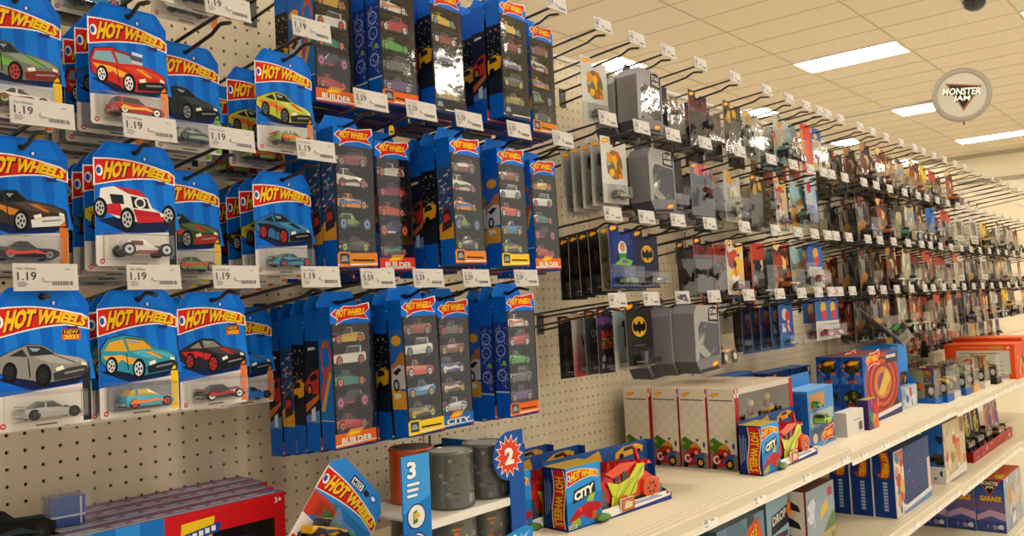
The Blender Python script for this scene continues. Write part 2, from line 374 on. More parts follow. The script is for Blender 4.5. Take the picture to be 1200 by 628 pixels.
# ------------------------------------------------------------------ prototypes: single carded cars
BLUE, LBLUE, DBLUE = '0064cc', '0f78dc', '0a4f9e'
def basic_card(style, body, hi, acc=None, hub='c9ccd0', glass='2b333b', strip='e8872a', dark='16181c', toy=None, new=False, flip=False, W=4.25, H=6.5, front=True):
    root = empty('carded_toy_car')
    mb = MB(); f = FF(0, 0, 0); h2 = W / 2; t = .45; bt = t - H
    out = [(-h2 + .12, bt), (h2 - .12, bt), (h2, bt + .12), (h2, t - .8), (h2 - .5, t - .12), (h2 - .7, t), (-h2 + .7, t), (-h2 + .5, t - .12), (-h2, t - .8), (-h2, bt + .12)]
    mb.pol(f, out, BLUE, 0)
    mb.pol(Fr((0, .035, 0), (-1, 0, 0)), [(-a, b) for a, b in reversed(out)], 'b9b4a8', 0)
    n = len(out)
    for i in range(n):
        a, b = out[i], out[(i + 1) % n]; mb.face([f(*a), (a[0], .035, a[1]), (b[0], .035, b[1]), f(*b)], 'e9e6df')
    for q in range(4):                                   # pale rays of the printed backdrop
        x = -1.7 + q * 1.05; mb.pol(f, [(x, -1.0 - .2 * q), (x + .35, -.7), (x + .9, -4.0), (x + .1, -4.0)], LBLUE, .003)
    mb.pol(f, [(-1.3, .3), (1.3, .3), (1.7, -.5), (-1.7, -.5)], '0a74de', .003)
    mb.ell(f, 0, -.02, .2, .13, '1a2430', .006, 10); mb.ell(f, .5, -.3, .16, .16, '1550a8', .006, 10); mb.text(f, '8', .44, -.38, .56, -.2, 'e8eef6', .01)
    logo(mb, f, -h2 + .02, h2 - .06, -1.85, 1.32, w=.006)
    car_art(mb, f, -.02, -3.02, 1.14, body, hi, dark, glass, hub, acc, style, flip, .008)
    pl = -4.35                                              # white lower panel
    mb.pol(f, [(-h2, bt + .12), (-h2 + .12, bt), (h2 - .12, bt), (h2, bt + .12), (h2, pl + .22), (-h2, pl - .15)], 'e6dfd6', .012)
    mb.rect(f, h2 - .42, bt + .1, h2 - .02, pl + .45, strip, .016); mb.rect(f, h2 - .46, pl + .45, h2 - .02, pl + .9, '1d2a33', .016)
    mb.pol(f, [(h2 - .4, pl + .5), (h2 - .1, pl + .55), (h2 - .2, pl + .8)], strip, .02)
    mb.ell(f, -h2 + .3, bt + .24, .13, .13, 'c8252b', .018, 10); mb.text(f, 'M', -h2 + .24, bt + .18, -h2 + .36, bt + .3, 'f0e8e0', .022)
    mb.rect(f, -.45, bt + .1, .5, bt + .17, '6a665f', .018); mb.rect(f, h2 - 1.05, -1.62, h2 - .55, -1.42, '2c2f6e', .012)
    if new:
        mb.rect(f, h2 - 1.3, -2.06, h2 - .45, -1.55, 'e8601e', .03); mb.rect(f, h2 - 1.27, -1.8, h2 - .48, -1.58, '1a1a1a', .033)
        mb.text(f, 'NEW', h2 - 1.2, -1.78, h2 - .55, -1.61, YEL, .036); mb.text(f, '2021', h2 - 1.2, -2.02, h2 - .55, -1.83, 'f4e43a', .036)
    mb.build('backing_card', M_PRINT, root)
    bubble(-1.78, 1.62, bt + .32, pl - .02, 1.12).build('blister', M_CLEAR, root)
    ts, tb, ta, th, tg = toy or (style, body, acc, hub, glass)
    if front:
        cb, wb = toy_car(ts, tb, tg, ta, th, 2.75, 14, True)
        c = cb.build('toy_car', M_TOY, root); c.location = (-.05 * S, -.62 * S, (bt + .42) * S)
        for w1 in wb: w1.build('wheel', M_TOY, c)
    else:
        c = toy_car(ts, tb, tg, ta, th, 2.75, 10).build('toy_car', M_TOY, root); c.location = (-.05 * S, -.62 * S, (bt + .42) * S)
    return root
SINGLE = {
 'flame': basic_card('wagon', 'c42a1c', 'd8432a', 'f2a73a', 'e6e6e6', '7fa6b4', 'e8872a', toy=('wagon', 'c42a1c', 'f2b040', 'e8e8e8', '33302c')),
 'green': basic_card('muscle', '6f7a6a', '8f9a84', '6fae3a', 'b04030', '2b3338', 'f0c21c', '7a2a20', toy=('muscle', 'dcdcd6', '7a3b20', '8fae4a', '2c3a30')),
 'batty': basic_card('sport', '2c3136', '434a50', None, '8a8d90', '1c2226', '7fae4a', toy=('sport', '8fa596', '3a463e', '5a6a60', '24302a')),
 'hotrod': basic_card('sport', 'b7bd3a', 'd2d468', 'e0661e', '5a5e62', '20242a', 'e8872a', '2a2c20', toy=('sport', '8fae2e', 'e0661e', 'b8302a', '3a3a1e')),
 'white': basic_card('muscle', 'd8d8d4', 'ecece8', '2a2a2a', '9a9a9a', '33383c', 'e8872a', toy=('muscle', 'd6d2c8', '3a3028', 'a8a8a8', '2a2620')),
 'fifty': basic_card('muscle', '38302c', '54483e', 'c87a2a', 'b8b8b8', '161a1e', 'e07a22', 'e2e0da', toy=('muscle', '22262a', 'c63a30', '7a7a7a', '15181c')),
 'buggy': basic_card('buggy', 'e4e2dc', 'b02028', 'c0262c', 'b9bcc0', '23272d', '1e2c33', toy=('buggy', 'e2ded6', '9a2026', 'b9bcc0', '5a3030')),
 'track': basic_card('muscle', '3a4a2e', '5a7040', 'b83a2c', '9a9a9a', '1c2420', 'f0c21c', 'a03028', toy=('sport', '6a8a3a', 'c03028', '8a8a3a', '23301c')),
 'rally': basic_card('sport', '2c6f9c', '4a8fba', '15181c', 'c4232a', '1a2026', '1e2c33', '101215', toy=('sport', '1c8fb4', '12303c', 'c4232a', '0f1c22')),
 'grey': basic_card('sport', '8c8a86', 'a9a7a2', None, '26282a', '2a2e32', '22282c', '3a3a3c', new=True, toy=('sport', '9a9c98', None, '1c1c1c', '3a3e3c')),
 'focus': basic_card('hatch', '2f93ad', '4fb0c6', 'e8a83a', 'd8dadc', 'd9a52a', 'f2c81e', '16242c', toy=('hatch', '2fa6c6', 'e0762a', 'b83028', 'd9b52a')),
 'night': basic_card('sport', '26262a', '44444a', 'c8262a', 'b02a2a', '8a8478', 'e8722a', '141416', new=True, toy=('sport', '22242a', 'a8222a', 'd8d8d4', '15181c')),
 'azure': basic_card('sport', '1c5aa6', '3a7cc8', None, '5a6068', '18304a', 'e07a22', '14263a', toy=('sport', '2a6ac0', None, '2a3038', '14202c')),
}

# ------------------------------------------------------------------ prototypes: five-car boxes
def side_art(mb, f, kind, a0, a1, b0, b1):
    w = a1 - a0; h = b1 - b0; X = lambda p: a0 + w * p; Y = lambda q: b0 + h * q
    pl = lambda pts, c, ww=.008: mb.pol(f, [(X(p), Y(q)) for p, q in pts], c, ww)
    if kind == 'loop':
        mb.rect(f, a0, b0, a1, b1, '1372cc', .004)
        N = 14
        for i in range(N):
            t0, t1 = i * 2 * math.pi / N, (i + 1) * 2 * math.pi / N
            e = lambda t, k: (.55 + .36 * k * math.cos(t), .74 + .2 * k * math.sin(t))
            pl([e(t0, 1.15), e(t1, 1.15), e(t1, .8), e(t0, .8)], 'c4402a' if i % 2 else 'd8552c', .010)
        pl([(.05, .12), (.3, .1), (.95, .56), (.8, .6)], 'd8a23a', .012); pl([(.0, .3), (.1, .22), (.75, .64), (.6, .66)], 'cf4a2c', .014)
        mb.rect(f, a0, b0 - .05, a1, b0, 'dfe6ee', .01)
    elif kind == 'stadium':
        mb.rect(f, a0, b0, a1, b1, '27507c', .004)
        r = random.Random(3)
        for i in range(46):
            p, q = r.random(), .3 + r.random() * .6; s = .05 + r.random() * .12
            pl([(max(0, p - s), q), (min(1, p + s * .6), q + .01), (min(1, p + s), q + .03), (max(0, p - s * .5), q + .025)], r.choice(['c8c4cc', '7a4a7e', '3a2f52', 'b8483a', '8fa4b8', '1c2436', 'd8d0c0']), .008 + i * .0003)
        pl([(0, 0), (1, 0), (1, .2), (.4, .26), (0, .2)], 'd99a2a', .024); pl([(.2, .1), (.9, .16), (.8, .42), (.3, .38)], '3a2a34', .026); pl([(.3, .22), (.8, .26), (.7, .34), (.35, .33)], 'c23a30', .03)
    elif kind == 'night':
        mb.rect(f, a0, b0, a1, b1, '14161c', .004)
        r = random.Random(5)
        for i in range(26): mb.ell(f, X(.1 + r.random() * .8), Y(.5 + r.random() * .45), w * .03, w * .03, 'd8d2b8', .008, 6)
        pl([(0, .3), (.9, .36), (1, .52), (.5, .56), (0, .5)], 'e0a21e', .010); pl([(.1, .44), (.7, .47), (.6, .53), (.15, .53)], '20242c', .014)
        mb.ell(f, X(.3), Y(.32), w * .2, w * .24, '0a0a0a', .016); pl([(0, 0), (1, 0), (1, .26), (0, .22)], '1c2230', .012)
    elif kind == 'blueprint':
        mb.rect(f, a0, b0, a1, b1, '1c3f94', .004)
        r = random.Random(9)
        for i in range(40):
            p, q = .08 + r.random() * .7, .05 + r.random() * .88; L = .1 + r.random() * .3; an = r.choice([0, 1.57, .6, -.6])
            dx, dy = L * math.cos(an), L * math.sin(an) * w / h; nx, ny = -.022 * math.sin(an), .022 * math.cos(an) * w / h
            pl([(p, q), (min(1, p + dx), q + dy), (min(1, p + dx + nx), q + dy + ny), (p + nx, q + ny)], 'b8c6e8', .008)
        for cy in (.25, .6, .8):
            for k in range(12):
                t0, t1 = k * .5236, (k + 1) * .5236
                mb.pol(f, [(X(.5) + w * r_ * math.cos(t), Y(cy) + w * r_ * math.sin(t)) for r_, t in ((.34, t0), (.34, t1), (.29, t1), (.29, t0))], 'b8c6e8', .01)
        mb.ell(f, X(.7), Y(.42), w * .14, w * .14, '86b83a', .014)
        mb.rect(f, a0, b0, a1, b0 + .12, 'c8d2e8', .01)
    elif kind == 'desert':
        mb.rect(f, a0, b0, a1, b1, '2a64b4', .004)
        pl([(0, .55), (.3, .58), (.7, .7), (1, .72), (1, .3), (0, .3)], 'b8763a', .008); mb.ell(f, X(.5), Y(.86), w * .36, w * .26, 'e8a82a', .01)
        pl([(0, .34), (.15, .5), (.6, .56), (1, .54), (1, .26), (0, .24)], 'c8c8c6', .014); pl([(.15, .46), (.55, .52), (.8, .5), (.4, .42)], '22262c', .018)
        mb.ell(f, X(.35), Y(.3), w * .22, w * .3, '16181a', .02); mb.ell(f, X(.35), Y(.3), w * .12, w * .18, 'b8babc', .024)
        pl([(0, 0), (1, 0), (1, .22), (0, .26)], 'dba23a', .016); pl([(.2, .12), (.7, .15), (.6, .2), (.1, .2)], 'efe4c8', .02)
    else:
        mb.rect(f, a0, b0, a1, b1, '1b2232', .004)
        pl([(0, .5), (.5, .62), (1, .66), (1, .36), (.2, .34), (0, .4)], 'b83224', .010); pl([(.3, .56), (.8, .62), (.9, .54), (.4, .5)], '1a1c22', .014)
        mb.ell(f, X(.3), Y(.4), w * .22, w * .3, '0e0e10', .016); mb.ell(f, X(.3), Y(.4), w * .12, w * .18, 'c87a2a', .02)
        pl([(0, .12), (1, .3), (1, .36), (0, .22)], 'c86a2c', .014); pl([(0, 0), (1, 0), (1, .16), (0, .08)], '5a86c0', .012); pl([(.4, .02), (.7, .02), (.7, .2), (.4, .16)], 'cfd8e4', .016)
        pl([(.2, .88), (.8, .9), (.7, .93), (.25, .92)], 'd8d2c8', .01)
FIVE_W, FIVE_H, FIVE_D = 3.35, 9.3, 1.4
def five_pack(kind, caption, capc, cars, word=None, star=False):
    """origin at the hang hole, carton hanging in front of it"""
    root = empty('multipack_box')
    W, H, D = FIVE_W, FIVE_H, FIVE_D; t = -.3; b = t - H; x0, x1 = -W / 2, W / 2; yf = -D
    mb = MB(); f = FF(0, yf, 0); B = '0a6ed8'
    ox0, ox1, oz0, oz1 = x0 + .16, x1 - .16, b + 1.05, t - 1.15     # window opening
    # carton walls round an open tray
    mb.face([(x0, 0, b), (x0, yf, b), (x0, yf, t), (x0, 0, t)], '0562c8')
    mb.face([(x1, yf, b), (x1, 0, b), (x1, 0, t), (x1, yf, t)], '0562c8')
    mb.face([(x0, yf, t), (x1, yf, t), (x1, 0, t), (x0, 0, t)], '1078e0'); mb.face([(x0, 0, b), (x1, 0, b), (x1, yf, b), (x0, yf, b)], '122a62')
    mb.face([(x1, 0, b), (x0, 0, b), (x0, 0, t), (x1, 0, t)], 'a9a59b')
    for (a0, c0, a1, c1), cc in zip(((x0, oz1, x1, t), (x0, b, x1, oz0), (x0, oz0, ox0, oz1), (ox1, oz0, x1, oz1)), (B, '16306e', '1c1b1b', '1c1b1b')): mb.rect(f, a0, c0, a1, c1, cc, 0)
    for q in ([(ox0, yf, oz0), (ox0, -.1, oz0), (ox0, -.1, oz1), (ox0, yf, oz1)], [(ox1, -.1, oz0), (ox1, yf, oz0), (ox1, yf, oz1), (ox1, -.1, oz1)],
              [(ox0, yf, oz0), (ox1, yf, oz0), (ox1, -.1, oz0), (ox0, -.1, oz0)], [(ox0, -.1, oz1), (ox1, -.1, oz1), (ox1, yf, oz1), (ox0, yf, oz1)], [(ox0, -.1, oz0), (ox1, -.1, oz0), (ox1, -.1, oz1), (ox0, -.1, oz1)]): mb.face(q, '1a1816')
    ph = (oz1 - oz0) / 5
    for i in range(1, 5): mb.box(ox0, ox1, -.95, -.1, oz0 + ph * i - .05, oz0 + ph * i, '282522')
    # hang tab at the back with sloping shoulders
    tabp = [(x0, t), (x1, t), (x1, t + .25), (x1 - .5, .75), (x0 + .5, .75), (x0, t + .25)]
    mb.pol(FF(0, 0, 0), tabp, '1078e0', 0); mb.pol(Fr((0, .03, 0), (-1, 0, 0)), [(-a, c) for a, c in reversed(tabp)], 'b4b0a6', 0)
    mb.ell(FF(0, 0, 0), 0, .02, .42, .12, '12181e', .006, 12)
    # prints
    small_logo(mb, f, x0 + .12, t - 1.12, W - .25, .012)
    mb.pol(f, [(x0, b), (x1, b), (x1, b + .28), (x0, b + .42)], '1b2f6c', .006)
    mb.pol(f, [(x0, b + .1), (x1 - .0, b + .2), (x1, oz0 + .02), (x0, oz0 - .06)], capc, .010)
    mb.pol(f, [(x0, b + .3), (x1, b + .36), (x1, b + .3), (x0, b + .2)], 'f0ece0', .013)
    if caption == 'frame':
        mb.rect(f, x0 + .1, b + .22, x0 + 1.05, b + 1.1, capc, .016); mb.rect(f, x0 + .2, b + .32, x0 + .95, b + 1.0, '394048', .02); mb.pol(f, [(x0 + .25, b + .45), (x0 + .9, b + .5), (x0 + .7, b + .85), (x0 + .35, b + .8)], '8f9a9c', .024)
        mb.rect(f, x0 + 1.2, b + .5, x1 - .25, b + .62, '3a2a14', .016)
    else:
        mini_logo(mb, f, x0 + .75, b + .62, 1.6, .016)
        mb.text(f, caption, x0 + .5, b + .28, x1 - .35, b + .72, '3a1a0c', .022, .06); mb.text(f, caption, x0 + .48, b + .3, x1 - .37, b + .72, 'f4f0e4', .028, .03)
    mb.ell(f, x1 - .2, b + .14, .1, .1, 'c8252b', .016, 8)
    if star: mb.pol(f, [(-.2, .2), (.25, .2), (.3, .75), (.18, 1.05), (-.05, 1.05), (-.22, .7)], 'f2c81e', .02); mb.rect(f, -.12, .4, .2, .55, '6a4a10', .024)
    fl = FL(x0, yf, 0)                                        # u runs from the front edge backwards negative
    side_art(mb, fl, kind, -D + .0, 0, b + 1.9, t - 2.0)
    mb.build('carton', M_PRINT, root)
    wb = MB(); fw = FF(0, yf - .02, 0); wb.rect(fw, ox0 - .02, oz0, ox1 + .02, oz1, 'ffffff', .0)
    wb.build('window_film', M_CLEAR, root)
    for i, (st, body, acc, hub) in enumerate(cars):
        c = copy_car(st, body, acc, hub, root); c.location = ((-.02) * S, -.62 * S, (oz0 + ph * (4 - i) + .06) * S)
        if R.random() < .4: c.rotation_euler = (0, 0, math.pi)
    return root
_carmesh = {}
def copy_car(st, body, acc, hub, parent, L=2.8):
    k = (st, body, acc, hub, L)
    if k not in _carmesh: _carmesh[k] = toy_car(st, body, '20262c', acc, hub, L, 10).rot(Matrix.Diagonal((1, 1, 1.3, 1))).build('toy_car', M_TOY, parent); return _carmesh[k]
    c = _carmesh[k].copy(); C.objects.link(c); c.parent = parent; c.rotation_euler = (0, 0, 0); return c
K1 = [('sport', 'c8a82a', '2a2a2a', 'e0622a'), ('wagon', 'd8d4cc', 'c83a28', 'c8482a'), ('sport', '1f7a72', None, 'e0622a'), ('buggy', '3a2430', None, 'c85a8a'), ('sport', 'b82a2e', None, 'c8522a')]
K2 = [('muscle', '8a3a22', '2a2020', '8a8a8a'), ('wagon', 'cfcfca', '8a9aa6', '5a7aa0'), ('muscle', 'c8562a', None, 'c8c8c8'), ('muscle', '2a7aa8', None, 'c8a03a'), ('muscle', '4a4a3a', 'b89a4a', 'c8c84a')]
K3 = [('sport', '5a6a4a', 'b83a2c', 'c83a4a'), ('muscle', '7a3a2a', None, 'c8a83a'), ('wagon', '1f3f8a', 'd8d8d8', 'c8c8c8'), ('muscle', '6a2226', 'd8c8b8', 'c8a83a'), ('sport', 'c8c8c6', 'c83a28', 'd8d8d8')]
K4 = [('wagon', '7a3c34', None, '8a8a8a'), ('hatch', 'c9c6b6', '3a2a1a', 'd04a7a'), ('sport', 'd8852a', '2a6aa8', 'c88a2a'), ('buggy', '7a9a4a', '3a4a2a', '6a8ac0'), ('sport', '2a2228', '6a3a5a', '9ab84a')]
K5 = [('sport', 'd8d8d4', 'c87a3a', 'c8c8c8'), ('hatch', 'a8262c', None, 'c8c8c8'), ('sport', '3fa03a', None, '4aa04a'), ('wagon', '5a5a5c', '8a8a8a', '6a6a6a'), ('muscle', '5a3a7a', '3a8a3a', '9a9a9a')]
K6 = [('sport', 'd8d4c8', 'd8622a', 'd8602a'), ('sport', '8a2a3a', None, 'e0483a'), ('sport', 'b8522a', None, 'd8602a'), ('buggy', '2a3f7a', 'c8c8c8', 'd8602a'), ('sport', '4a3c38', '4a8a7a', 'd85a2a')]
K7 = [('sport', 'd8b82a', None, '3a7ac8'), ('sport', '8a2a2a', 'd8d8d8', 'c8c8c8'), ('sport', '6a6a9a', 'c8c8c8', 'c8b8d8'), ('wagon', '4a4a42', '9aa83a', 'c8c83a'), ('sport', '9a8a3a', '5a7a2a', '9aa83a')]
FIVE = {
 'loop': five_pack('loop', 'BUILDER', 'e0661e', K1), 'desert': five_pack('desert', 'frame', 'f0c81e', K2), 'city': five_pack('night', 'CITY', '1c6fc6', K3),
 'stadium': five_pack('stadium', 'frame', 'd8822a', K4), 'blueprint': five_pack('blueprint', 'frame', 'e0661e', K5), 'redcar': five_pack('redcar', 'BUILDER', 'd83a2c', K6, star=True), 'night': five_pack('night', 'frame', '3a3a3a', K7),
}

# ------------------------------------------------------------------ peg hooks
def zl(y): return -2.7 + .14 * min(-y, 12.6)
def peg_hook(price=None, big=True):
    """origin on the board at the height of the price tag; reaches out along -Y"""
    root = empty('peg_hook')
    mb = MB(); r = .115; DK = '3d3a36'
    mb.tube([(0, .1, -2.72), (0, -8.3, -1.54), (0, -11.7, -1.1), (0, -12.5, -.78), (0, -12.75, -.74), (0, -13.7, -.92)], r, DK)
    mb.box(-.55, .55, -.06, 0, -3.1, -1.05, '4a4844'); mb.build('hook_arm', M_WIRE, root)
    m2 = MB(); m2.tube([(0, .0, -1.35), (0, -8.4, -.5), (0, -13.3, -.1)], r * .95, DK); m2.build('label_arm', M_WIRE, root)
    hw = 1.42; f = Fr((0, -13.6, -.62), (1, 0, 0), (0, .10, 1))
    h = MB(); T = 1.28
    h.face([f(-hw, 0, 0), f(hw, 0, 0), f(hw, T, 0), f(-hw, T, 0)], 'c9c5be')
    h.face([f(hw, 0, -.06), f(-hw, 0, -.06), f(-hw, T, -.06), f(hw, T, -.06)], 'cfccc5')
    for a, b in (((-hw, 0), (hw, 0)), ((hw, 0), (hw, T)), ((hw, T), (-hw, T)), ((-hw, T), (-hw, 0))): h.face([f(*a, -.06), f(*b, -.06), f(*b, 0), f(*a, 0)], 'c6c3bb')
    h.face([f(-hw, 0, .06), f(hw, 0, .06), f(hw, .07, .06), f(-hw, .07, .06)], 'd0ccc5'); h.face([f(-hw, .07, .06), f(hw, .07, .06), f(hw, .07, 0), f(-hw, .07, 0)], 'd4d1ca'); h.face([f(-hw, 0, 0), f(hw, 0, 0), f(hw, 0, .06), f(-hw, 0, .06)], 'd4d1ca')
    h.box(-.16, .16, -13.7, -12.9, -.16, .0, 'cfccc5')
    hh = h.build('label_holder', M_PLAST, root)
    p = MB(); p.rect(f, -hw + .05, .1, hw - .05, T - .05, 'c9c4be', .015); K = '33322f'
    if price:
        p.text(f, price, -hw + .16, .48, -hw + .98, .88, K, .03, .015)
        p.text(f, 'Hot Wheels', -hw + .16, .97, -hw + .98, 1.1, '55534e', .03, .0)
        for i in range(3): p.rect(f, -hw + .16, .2 + i * .085, -hw + .5 + .1 * (i % 2), .24 + i * .085, '77746c', .03)
        p.rect(f, hw - .6, .98, hw - .35, 1.02, '77746c', .03); x = hw - 1.2
        while x < hw - .25: q = R.choice([.02, .04, .03]); p.rect(f, x, .24, x + q, .44, K, .03); x += q + R.choice([.02, .035])
    else:
        p.rect(f, -hw + .2, .5, -hw + .3, .85, '5a5852', .03); p.rect(f, -hw + .38, .5, -hw + .66, .85, '6a6862', .03); p.rect(f, -hw + .2, .96, -hw + .9, 1.04, '77746c', .03); p.rect(f, -hw + .2, .22, -hw + .6, .34, '8a877f', .03); p.rect(f, hw - 1.1, .24, hw - .3, .4, '66645e', .03)
    p.build('price_label', M_PLAST, hh)
    return root
HOOK = {'1.19': peg_hook('1.19'), '5.59': peg_hook('5.59'), 'none': peg_hook()}
for q in HOOK.values(): q['label'] = ''
def hook(x, z, price, label, group):
    return tag(inst(HOOK[price], (x, -.02, z)), label, 'hook', group)

def hang(proto, x, tz, y, label, cat, group, rz=0., rx=0.):
    """hang a pack on the lower arm of a hook whose tag sits at height tz"""
    o = inst(proto, (x, y, tz + zl(y) + .05), R.uniform(-.03, .03) + rz, R.uniform(-.03, .01) + rx, R.uniform(-.012, .012))
    return tag(o, label, cat, group)

# ------------------------------------------------------------------ setting
def struct(name, mb, mat): o = mb.build(name, mat, None, (0, 0, 0)); o['kind'] = 'structure'; return o
m = MB(); m.box(-200, 800, -260, 400, -52.5, -52, 'cfc8ba'); struct('floor', m, M_FLOOR)
CZ = 120.9
m = MB(); m.box(-260, 800, -260, 420, CZ, CZ + 1, 'ffffff')
GR = 'bdb094'
for i in range(-11, 34):                                             # tile grid, 24 x 48 inch
    x = 391.5 + 24 * (i - 16)
    if -260 < x < 800: m.box(x - .3, x + .3, -260, 420, CZ - .12, CZ + .1, GR)
for j in range(-8, 8):
    y = 56.5 + 48.6 * j
    if -260 < y < 420: m.box(-260, 800, y - .35, y + .35, CZ - .14, CZ + .1, GR)
M_CG = M_CEIL
ceil = struct('ceiling', m, M_CEIL)
ceil.data.materials.append(M_MATTE)
for p in ceil.data.polygons:
    if p.index >= 6: p.material_index = 1
m = MB(); m.box(800, 802, -260, 420, -52, CZ, 'ffffff'); struct('wall_far', m, M_WALL)
m = MB(); m.box(798, 800, -260, 420, 96, 99, 'a79c86'); m.box(796, 800, -260, 420, CZ - 3, CZ, 'b5aa92'); struct('trim_1', m, M_MATTE)

def peg_panel(name, x0, x1, z0, z1, ox, holes=True):
    v = []; f = []; r = .115
    def quad(a, b, c, d): n = len(v); v.extend((a, b, c, d)); f.append((n, n + 1, n + 2, n + 3))
    nx0, nx1 = math.ceil(x0 - ox), math.floor(x1 - ox - 1e-6); nz0, nz1 = math.ceil(z0), math.floor(z1 - 1e-6)
    if not holes: quad((x0, 0, z0), (x1, 0, z0), (x1, 0, z1), (x0, 0, z1))
    else:
        oc = [(r * math.cos(t), r * math.sin(t)) for t in (k * math.pi / 4 for k in range(8))]
        X0, X1, Z0, Z1 = nx0 + ox - .5, nx1 + ox + .5, nz0 - .5, nz1 + .5
        if X0 > x0: quad((x0, 0, z0), (X0, 0, z0), (X0, 0, z1), (x0, 0, z1))
        if X1 < x1: quad((X1, 0, z0), (x1, 0, z0), (x1, 0, z1), (X1, 0, z1))
        if Z0 > z0: quad((X0, 0, z0), (X1, 0, z0), (X1, 0, Z0), (X0, 0, Z0))
        if Z1 < z1: quad((X0, 0, Z1), (X1, 0, Z1), (X1, 0, z1), (X0, 0, z1))
        for i in range(nx0, nx1 + 1):
            for k in range(nz0, nz1 + 1):
                cx, cz = i + ox, k; n = len(v)
                v.extend([(cx + .5, 0, cz + .5), (cx - .5, 0, cz + .5), (cx - .5, 0, cz - .5), (cx + .5, 0, cz - .5)])
                v.extend([(cx + a, 0, cz + b) for a, b in oc]); v.extend([(cx + a, .2, cz + b) for a, b in oc])
                o = n + 4; b = n + 12
                for q, (c0, c1, i0) in enumerate(((0, 1, 1), (1, 2, 3), (2, 3, 5), (3, 0, 7))):
                    f.append((n + c0, n + c1, o + (i0 + 2) % 8, o + (i0 + 1) % 8, o + i0))
                for q in range(8): f.append((o + q, o + (q + 1) % 8, b + (q + 1) % 8, b + q))
    me = bpy.data.meshes.new(name); me.from_pydata([(a * S, b * S, (c + ZF) * S) for a, b, c in v], [], f)
    me.materials.append(M_PEG); o = bpy.data.objects.new(name, me); C.objects.link(o); o['kind'] = 'structure'; return o
TOPZ = 33.4; SEAM = -8.5
for bx0, bx1, ox, hol in ((-62, -14, 0, 0), (-14, 34, 0, 1), (34, 82, .4, 1), (82, 130, .4, 1), (130, 178, .4, 1), (178, 226, .4, 1), (226, 322, .4, 0)):
    peg_panel('wall_back', bx0 + .04, bx1 - .04, SEAM + .04, TOPZ, ox, hol); peg_panel('wall_back', bx0 + .04, bx1 - .04, -14, SEAM - .04, ox, hol)
m = MB(); m.box(-62, 322, .35, .9, -14, TOPZ - .2, '1b1916'); m.box(-62, 322, .05, .3, -52, -14, 'dccfb2'); m.box(-62, 322, -.15, 1.2, TOPZ, TOPZ + .5, 'd8d1c2')  # near-black sheet behind the peg holes: colour stands in for the dark void
struct('trim_2', m, M_STEEL)
for i, x in enumerate((-14, 34, 82, 130, 178, 226)):
    m = MB(); m.box(x - .62, x + .62, -.14, .02, -40, TOPZ - .1, 'dccfb2'); f = FF(x, -.14, 0)
    z = -13.
    while z < TOPZ - 1: m.rect(f, -.14, z, .14, z + .75, '24211d', .004); z += 1.25
    struct('trim_%d' % (i + 3), m, M_STEEL)

# shelves, one per bay
def shelf(x0, x1, z, yfront, label, level):
    root = empty('display_shelf', (x0, 0, z)); L = x1 - x0; CR = 'ecdfc2'
    m = MB(); m.box(.04, L - .04, yfront, -.2, -.16, 0, CR)
    m.box(.04, L - .04, yfront, yfront + .12, -1.1, -.16, 'd6cab0'); f = FT(0, yfront, 0)
    for row in (.95, 1.5):
        x = .6
        while x < L - .6: m.rect(f, x, row, x + .34, row + .07, '8d8472', .004); x += .62
    m.box(.04, L - .04, yfront + .3, yfront + .36, 0, .03, 'c9c1b0')
    m.build('deck', M_STEEL, root)
    for x in (.7, L - .7):
        b = MB(); b.face([(x, -.2, -3), (x, -.2, -.2), (x, yfront + 1, -.2), (x, yfront + 1, -.8)], 'd0c9ba'); b.face([(x + .1, -.2, -3), (x + .1, -.2, -.2), (x + .1, yfront + 1, -.2), (x + .1, yfront + 1, -.8)], 'd0c9ba'); b.face([(x, -.2, -3), (x + .1, -.2, -3), (x + .1, yfront + 1, -.8), (x, yfront + 1, -.8)], 'd0c9ba'); b.build('bracket', M_STEEL, root)
    r = MB(); rail = Fr((0, yfront - .05, -1.6), (1, 0, 0), (0, .12, 1))
    r.face([rail(.1, 0, .02), rail(L - .1, 0, .02), rail(L - .1, 1.62, .02), rail(.1, 1.62, .02)], 'e8dfcc')
    r.face([rail(.1, 0, .02), rail(L - .1, 0, .02), rail(L - .1, 0, -.08), rail(.1, 0, -.08)], 'cbc4b5'); r.face([rail(.1, 0, .12), rail(L - .1, 0, .12), rail(L - .1, .12, .05), rail(.1, .12, .05)], 'dcd6c8'); r.face([rail(.1, 1.5, .02), rail(L - .1, 1.5, .02), rail(L - .1, 1.62, .12), rail(.1, 1.62, .12)], 'dcd6c8')
    ra = r.build('price_rail', M_PLAST, root)
    x = 3.0
    while x < L - 3:
        p = MB(); p.face([rail(x, .15, .04), rail(x + 2.6, .15, .04), rail(x + 2.6, 1.4, .04), rail(x, 1.4, .04)], 'f3efe6')
        p.rect(rail, x + .15, .5, x + .3, 1.0, '8a867d', .05); p.rect(rail, x + .38, .5, x + .72, 1.0, '9a968d', .05); p.rect(rail, x + .15, 1.1, x + .9, 1.2, 'a09c93', .05); p.rect(rail, x + .15, .25, x + .8, .38, 'a09c93', .05); p.rect(rail, x + 1.3, .6, x + 1.9, .75, '9c988f', .05)
        p.build('shelf_label', M_PLAST, ra); x += R.uniform(7, 12)
    return tag(root, label, 'shelf', 'steel shelves of the toy aisle')
YS = -20.
S1 = {0: -11.6, 1: -11.8, 2: -12.3, 3: -12.7, 4: -13.0}
bayx = [(-14, 34), (34, 82), (82, 130), (130, 178), (178, 226)]
nm = ['under the carded cars at the near end', 'holding the dragon truck boxes', 'holding the monster truck boxes', 'holding the clear truck packs', 'past the orange box']
for i, (a, b) in enumerate(bayx): shelf(a, b, S1[i], YS, 'cream steel shelf with a price rail, ' + nm[i], 1)
